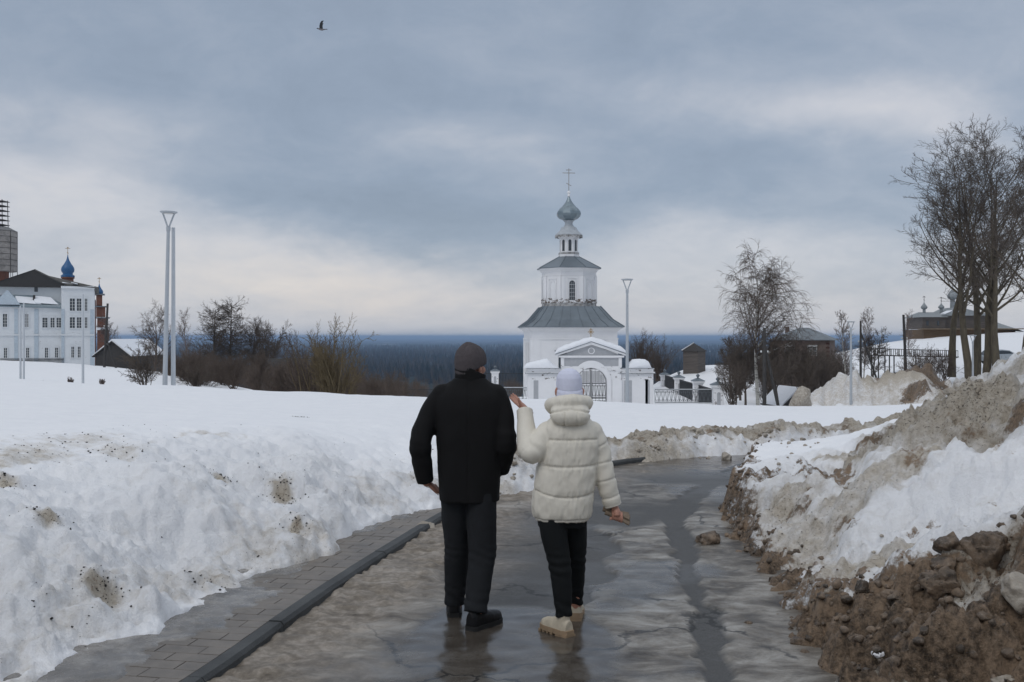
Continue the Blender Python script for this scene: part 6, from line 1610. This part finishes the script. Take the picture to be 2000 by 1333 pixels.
    # shoes
    def shoe(name, heel, ang, L, mat, sole, lift=0.0, w=.046):
        q = MB(); rings = []
        for u, ww, hh in ((0, .6, .085), (.10, .88, .105), (.28, .86, .110), (.45, .90, .082), (.62, 1.02, .066), (.80, 1.0, .056), (.94, .74, .046), (1.0, .35, .034)):
            rings.append([(w*ww*math.cos(a), u*L, .028+hh*max(0, math.sin(a))**.8 if math.sin(a) > 0 else .028) for a in [math.pi*2*j/20 for j in range(20)]])
        q.loop(rings); M = Matrix.Translation(heel) @ Matrix.Rotation(ang, 4, 'Z') @ Matrix.Rotation(-lift, 4, 'X')
        q.xf(T @ M); sh = fuse(q, name, mat, t, vox=.005, smooth=2, disp=lambda co, nn: wrink(co, nn, 30, .003, 2))
        s = MB(); out = [(u*L, w*ww*1.08) for u, ww in ((-.01, .6), (.06, .92), (.28, .90), (.45, .88), (.62, 1.04), (.80, 1.04), (.94, .78), (1.015, .35))]
        pl_ = [(ww, y) for y, ww in out]+[(-ww, y) for y, ww in reversed(out)]
        s.loop([[(x, y, .0) for x, y in pl_], [(x, y, .030) for x, y in pl_]])
        for i in range(7): y = L*(.04+.14*i); s.box(-w*.9, w*.9, y, y+L*.07, -.008, .001)
        s.xf(T @ M); s.obj('sole', sole, sh); return sh
    bl = cloth('black_leather', (.008, .008, .009), .45, 20, .001, 150); so = simple('black_rubber', (.01, .01, .01), .7)
    shoe('shoe', (-.368, 6.368, .02), R(4), .28, bl, so); shoe('shoe', (-.259, 6.078, .02), R(-38), .29, bl, so, w=.050)
build_man()

# ---- woman
def build_woman():
    t = thing('person', 'woman from behind in cream puffer jacket and pale lilac beanie raising her left hand', 'person', (.34, 6.1, 0))
    T = Matrix.Translation((-.34, -6.1, 0)); tf = lambda p: [tuple(np.array(q)-[.34, 6.1, 0]) for q in p]
    def F_(mb, *a, **kw):
        mb.xf(T); return fuse(mb, *a, **kw)
    b = MB(); skull(b, (.351, 6.12, 1.492), R(10), .90)
    limb(b, [(.35, 6.11, 1.44), (.352, 6.10, 1.30)], [.050, .058]); slab(b, [(.70, .30, 6.1, .12, .09), (.95, .32, 6.1, .12, .09), (1.2, .35, 6.1, .15, .09), (1.30, .35, 6.1, .08, .06)])
    limb(b, [(.22, 6.1, 1.22), (.125, 6.02, 1.10), (.085, 6.16, 1.22), (.072, 6.22, 1.34)], [.045, .04, .032, .026]); limb(b, [(.49, 6.1, 1.22), (.555, 6.08, .98), (.62, 6.10, .79)], [.045, .038, .026])
    limb(b, [(.25, 6.08, .74), (.29, 6.02, .42), (.31, 5.99, .10)], [.07, .048, .034]); limb(b, [(.38, 6.12, .74), (.40, 6.22, .42), (.405, 6.33, .09)], [.07, .048, .034])
    # raised left hand: palm up, fingers to the left and slightly up, thumb above
    w = Vector((.094, 6.225, 1.358)); fd = Vector((-.70, .40, .60)).normalized(); nrm_ = Vector((.42, -.35, .80)); nrm_ = (nrm_-fd*nrm_.dot(fd)).normalized(); sd_ = fd.cross(nrm_).normalized()
    def flat(P, r1, r2):
        rings = []
        for p, a, c in zip(P, r1, r2): rings.append([tuple(Vector(p)+sd_*(a*math.cos(2*math.pi*j/16))+nrm_*(c*math.sin(2*math.pi*j/16))) for j in range(16)])
        b.loop(rings)
    flat([w-fd*.04, w, w+fd*.025, w+fd*.055, w+fd*.078], [.022, .024, .032, .037, .034], [.017, .016, .016, .014, .011])
    for o, L, cu in ((-.028, .058, .02), (-.010, .068, -.06), (.009, .072, -.10), (.027, .062, -.02)):
        finger(b, tuple(w+fd*.076+sd_*o), fd+sd_*o*2.0, nrm_, L, .0082, (-.10+cu, -.04, -.02))
    finger(b, tuple(w+fd*.028+nrm_*.010-sd_*.026), fd*.75+nrm_*.52-sd_*.38, nrm_, .062, .0098, (.0, -.12, -.15))
    # right hand closed round the folded gloves
    g0 = Vector((.640, 6.10, .735)); gx = Vector((.93, -.06, -.30)).normalized(); gz_ = Vector((.28, 0, .96)); gy = gz_.cross(gx).normalized()
    b.tube([(.622, 6.10, .80), (.632, 6.095, .77), (.640, 6.088, .745), (.640, 6.082, .722)], [(.024, .019), (.026, .022), (.036, .026), (.036, .024)], 14)
    for i, (o, L) in enumerate([(-.027, .070), (-.009, .076), (.009, .074), (.026, .064)]):
        base = g0+gx*o+gz_*.008-gy*-.022*1; P = [base+Vector((0, -.004, .010)), base+Vector((0, -.022, -.012)), base+Vector((.002, -.020, -.040)), base+Vector((.004, .006, -.050))]
        p, r_ = cr([tuple(x+Vector((0, -.026, 0))) for x in P], [.0098, .0095, .009, .007], 4); b.tube(p, r_, 10); b.ball(p[-1], .007, 8, 6)
    finger(b, tuple(g0+gx*-.02+Vector((0, -.012, .012))), (-.35, .2, -.9), (0, 1, 0), .055, .0098, (.1, .3, .3))
    F_(b, 'body', M_SKIN, t, vox=.004, smooth=2)
    # puffer jacket
    cream = cloth('cream_nylon', (.69, .65, .565), .42, 6, .0012, 60, .05)
    c = MB()
    slab(c, [(.698, .305, 6.095, .150, .115), (.715, .305, 6.095, .172, .135), (.78, .305, 6.1, .184, .145), (.88, .318, 6.1, .186, .148), (1.0, .335, 6.1, .186, .148), (1.10, .345, 6.1, .186, .145), (1.20, .352, 6.1, .190, .138), (1.265, .354, 6.1, .178, .118), (1.31, .354, 6.1, .125, .09), (1.35, .354, 6.1, .08, .07)], pw=2.4)
    LS = [(.225, 6.10, 1.225), (.165, 6.05, 1.165), (.120, 6.02, 1.115), (.098, 6.07, 1.16), (.088, 6.15, 1.25), (.082, 6.215, 1.345)]
    RS = [(.485, 6.10, 1.225), (.535, 6.10, 1.12), (.560, 6.09, 1.00), (.585, 6.09, .90), (.615, 6.10, .795)]
    limb(c, LS, [.078, .074, .070, .066, .058, .049], caps=False); limb(c, RS, [.076, .070, .064, .060, .054], caps=False); c.ball(LS[0], .08, 16, 12); c.ball(RS[0], .078, 16, 12)
    LSl, RSl = tf(LS), tf(RS)
    seams = [1.200, 1.045, .885]
    def puff(co, nn):
        pl, dl = dist_path(co, LSl); pr, dr = dist_path(co, RSl); x, y, z = co.T
        armL = (dl < .088) & (x < -.12); armR = (dr < .084) & (x > .135+.0*z); arm = armL | armR
        par = np.where(armL, pl, pr)
        wv = .010*vn3(co*np.array([5, 5, 0.]), 3)
        cx = x-(-.02); zz = z+np.where(y < 0, 1, .5)*(.030*(1-(cx/.19)**2)*sst(1.1, .9, z))+wv+cx*.05*sst(1.1, .8, z)
        sm = np.min([np.abs(zz-s) for s in seams]+[np.abs(z-.712)], axis=0)
        yv = -.0085*np.exp(-(sm/.0065)**2)+.004*sst(0, .045, sm)
        # creases that start at the seams and fade
        a = np.arctan2(x, -y); cr_ = vn3(np.stack([a*6+z*8, z*15-x*14, x*0], -1), 11)+.7*vn3(np.stack([a*11-z*14, z*24+x*20, x*0], -1), 13)
        near = np.exp(-sm/.045)
        body = yv+cr_*(.0045+.0060*near)+.0022*np.sin(a*110+4*vn3(co*9, 7))*np.exp(-sm/.016)
        rg = np.abs(((par/.078) % 1.0)-.5)*2
        # sleeve quilting and folds at the elbow
        ga = np.where(armR, np.abs(((par+.02) % .105)-.0525), .05)
        ang = np.where(armR, par*62+x*25+8*vn3(co*7, 5), par*62+8*vn3(co*7, 6))
        sl = np.where(armR, -.0055*np.exp(-((.0525-ga)/.007)**2), 0)+.0030*np.sin(ang)*np.where(armL, np.exp(-((par-.16)/.09)**2)*1.6, .6)
        o = co+nn*np.where(arm, sl, body)[:, None]
        return wrink(o, nn, 14, .0045, 21)
    F_(c, 'puffer_jacket', cream, t, vox=.0055, smooth=4, disp=puff)
    # cuffs
    for P, rr in (([(.083, 6.19, 1.305), (.080, 6.222, 1.362)], .052), ([(.607, 6.10, .825), (.620, 6.10, .782)], .056)):
        q = MB(); limb(q, P, [rr, rr*.97], caps=False); F_(q, 'cuff', cream, t, vox=.005, smooth=2, disp=lambda co, nn: wrink(co, nn, 16, .004, 5))
    # hood lying on the shoulders: thick rolled rim around the neck and a pouch behind it
    h = MB(); rim = []
    for j in range(25):
        a = 2*math.pi*j/24; rim.append((.350+.106*math.cos(a), 6.125+.108*math.sin(a), 1.405+.020*math.sin(a)*-1+.006*math.cos(a)-(.075 if math.sin(a) > .4 else 0)*max(0, math.sin(a)-.4)))
    h.tube(rim, [.045+.003*math.sin(3*2*math.pi*j/24) for j in range(25)], 16)
    slab(h, [(1.285, .353, 6.02, .07, .05), (1.305, .353, 6.01, .105, .072), (1.34, .352, 6.01, .122, .085), (1.375, .352, 6.025, .118, .085), (1.41, .352, 6.05, .095, .07)], pw=2.2)
    def hood(co, nn):
        x, y, z = co.T; a = np.arctan2(x-.01, -(y-.02))
        line = 1.375+.012*np.cos(a*2)-.02*np.abs(np.sin(a))
        cr1 = -.012*np.exp(-((z-line)/.007)**2)*(y < .04)
        v = -.006*np.exp(-((np.abs(x-.012)-.038)/.004)**2)*(z < 1.37)*(y < -.03)
        f = vn3(np.stack([a*8, z*34+x*8, x*0], -1), 31)*.005+vn3(np.stack([a*16+z*20, z*26, x*0], -1), 33)*.004
        return co+nn*(cr1+v+f)[:, None]
    F_(h, 'hood', cream, t, vox=.005, smooth=4, disp=hood)
    tr = MB()
    A = [(.248, 6.07, .76), (.256, 6.05, .62), (.290, 6.015, .43), (.304, 6.0, .27), (.312, 5.985, .135)]
    B_ = [(.370, 6.12, .76), (.384, 6.15, .62), (.396, 6.21, .43), (.400, 6.27, .27), (.405, 6.325, .125)]
    limb(tr, A, [(.092, .09), (.083, .084), (.064, .068), (.054, .058), (.044, .050)], caps=False); limb(tr, B_, [(.090, .09), (.076, .080), (.060, .066), (.050, .056), (.040, .048)], caps=False)
    slab(tr, [(.66, .31, 6.1, .150, .10), (.74, .31, 6.1, .155, .11), (.84, .31, 6.1, .15, .1)])
    def trf(co, nn):
        z = co[:, 2]; ph = co[:, 0]*24+8*vn3(co*7, 4)
        o = co+nn*(.0035*np.sin(z*115+ph)*np.exp(-((z-.43)/.07)**2)+.004*np.sin(z*80+ph)*sst(.3, .13, z)+.004*vn3(co*np.array([15, 15, 4.]), 6))[:, None]
        return wrink(o, nn, 12, .005, 8)
    F_(tr, 'trousers', cloth('black_trousers', (.0065, .0080, .0088), .85, 25, .0008, 300), t, vox=.006, smooth=4, disp=trf)
    # beanie with turned-up cuff
    h = MB(); rings = []
    for z, r_ in ((0, .076), (.045, .079), (.09, .080), (.125, .076), (.150, .064), (.168, .046), (.178, .022), (.180, .006)): rings.append([(.351+r_*math.cos(a), 6.12+r_*1.14*math.sin(a), 1.445+z+.018*math.sin(a)*(1-z/.18)) for a in [2*math.pi*j/36 for j in range(36)]])
    h.loop(rings); rings = []
    for z, r_ in ((.004, .080), (.010, .083), (.050, .0845), (.058, .083), (.062, .079)): rings.append([(.351+r_*math.cos(a), 6.12+r_*1.13*math.sin(a), 1.440+z+.018*math.sin(a)) for a in [2*math.pi*j/36 for j in range(36)]])
    h.loop(rings)
    def hat(co, nn):
        a = np.arctan2(co[:, 1]-.02, co[:, 0]-.011); z = co[:, 2]; return co+nn*(.0009*np.sin(a*64)-.003*np.exp(-((z-1.507-.018*np.sin(a))/.004)**2)+.0035*vn3(co*13, 2))[:, None]
    F_(h, 'knit_beanie', cloth('lilac_knit', (.66, .68, .81), .95, 60, .0012, 350, .04), t, vox=.004, smooth=2, disp=hat)
    # boots with lug soles
    lb = cloth('cream_boot_leather', (.50, .44, .34), .5, 20, .001, 100); so = simple('tan_lug_rubber', (.30, .21, .13), .6)
    for heel, ang, lift, z0 in (((.342, 5.950, .018), R(40), R(0), 0), ((.398, 6.282, .03), R(-8), R(6), 0)):
        q = MB(); rings = []; L = .235; w_ = .042
        for u, ww, hh in ((0, .75, .060), (.12, .98, .080), (.30, .92, .085), (.45, .92, .074), (.62, 1.05, .058), (.80, 1.02, .050), (.94, .78, .040), (1.0, .4, .030)):
            rings.append([(w_*ww*math.cos(a), u*L, .040+hh*max(0, math.sin(a))**.8 if math.sin(a) > 0 else .036) for a in [math.pi*2*j/20 for j in range(20)]])
        q.loop(rings); q.tube([(0, .055, .05), (0, .048, .10), (0, .045, .155)], [(.046, .040), (.040, .038), (.042, .038)], 16)
        M = Matrix.Translation(heel) @ Matrix.Rotation(ang, 4, 'Z') @ Matrix.Rotation(lift*-1, 4, 'X')
        q.xf(T @ M); sh = fuse(q, 'boot', lb, t, vox=.004, smooth=2, disp=lambda co, nn: wrink(co, nn, 25, .004, 2))
        s = MB(); out = [(-.012, .70), (.03, 1.08), (.085, 1.08), (.105, .95), (.14, 1.10), (.19, 1.12), (.225, .85), (.245, .42)]
        pl_ = [(w_*ww, y) for y, ww in out]+[(-w_*ww, y) for y, ww in reversed(out)]
        s.loop([[(x, y, .016) for x, y in pl_], [(x, y, .045) for x, y in pl_]]); s.loop([[(x*.98, y, z) for x, y in [(.042, -.010), (.044, .08), (-.044, .08), (-.042, -.010)]] for z in (-.016, .02)])
        for i in range(4): s.box(-w_*.98, w_*.98, .11+.034*i, .11+.034*i+.02, -.012, .017)
        s.xf(T @ M); s.obj('lug_sole', so, sh)
    # gloves she carries: a thing of its own
    gt = thing('gloves', 'pair of folded taupe gloves held in the woman\'s lowered right hand', 'gloves', (.640, 6.10, .735)); TT = Matrix.Translation((-.640, -6.10, -.735))
    mg = cloth('taupe_suede', (.20, .155, .115), .85, 30, .001, 200)
    o_ = Vector((.640, 6.094, .728))
    for k_, (dz, dy, tilt) in enumerate([(.014, .012, .06), (-.008, -.004, -.05)]):
        q = MB(); ax = (gx+Vector((0, 0, tilt))).normalized(); c0 = o_+Vector((0, dy, dz))
        q.tube([tuple(c0-ax*(.085-.01*k_)), tuple(c0-ax*.05), tuple(c0), tuple(c0+ax*.035)], [(.017, .019), (.016, .018), (.014, .020), (.014, .022)], 14)
        for i in range(4):
            s_ = (i-1.5)*.011; q.tube([tuple(c0+ax*.03+Vector((0, s_*.8, s_*.5))), tuple(c0+ax*(.085-.006*abs(i-1.5))+Vector((0, s_*1.1, s_*.9-.004)))], [.0095, .007], 8); q.ball(tuple(c0+ax*(.085-.006*abs(i-1.5))+Vector((0, s_*1.1, s_*.9-.004))), .007, 8, 6)
        q.xf(TT); fuse(q, 'glove', mg, gt, vox=.0035, smooth=1, disp=lambda co, nn: wrink(co, nn, 40, .003, 4))
build_woman()

# ------------------------------------------------------------------ pieces that stand apart become objects of their own
def split_loose(names):
    for o in list(bpy.data.objects):
        if o.type != 'MESH' or o.name.split('.')[0] not in names: continue
        me = o.data; n = len(me.vertices); lab = list(range(n))
        def find(a):
            while lab[a] != a: lab[a] = lab[lab[a]]; a = lab[a]
            return a
        for e in me.edges:
            a, b = find(e.vertices[0]), find(e.vertices[1])
            if a != b: lab[a] = b
        roots = sorted({find(i) for i in range(n)})
        if len(roots) < 2: continue
        base = o.name.split('.')[0]; co = [v.co[:] for v in me.vertices]; polys = [tuple(p.vertices) for p in me.polygons]; mt = me.materials[0]; par = o.parent; sm = me.polygons[0].use_smooth
        bpy.data.objects.remove(o)
        for r in roots:
            idx = [i for i in range(n) if find(i) == r]; mp = {v: i for i, v in enumerate(idx)}
            mk(base, [co[i] for i in idx], [tuple(mp[i] for i in p) for p in polys if p[0] in mp], mt, par, sm)
split_loose({'pilaster', 'corner_pilaster', 'insulator', 'upper_wall', 'lower_ramp'})
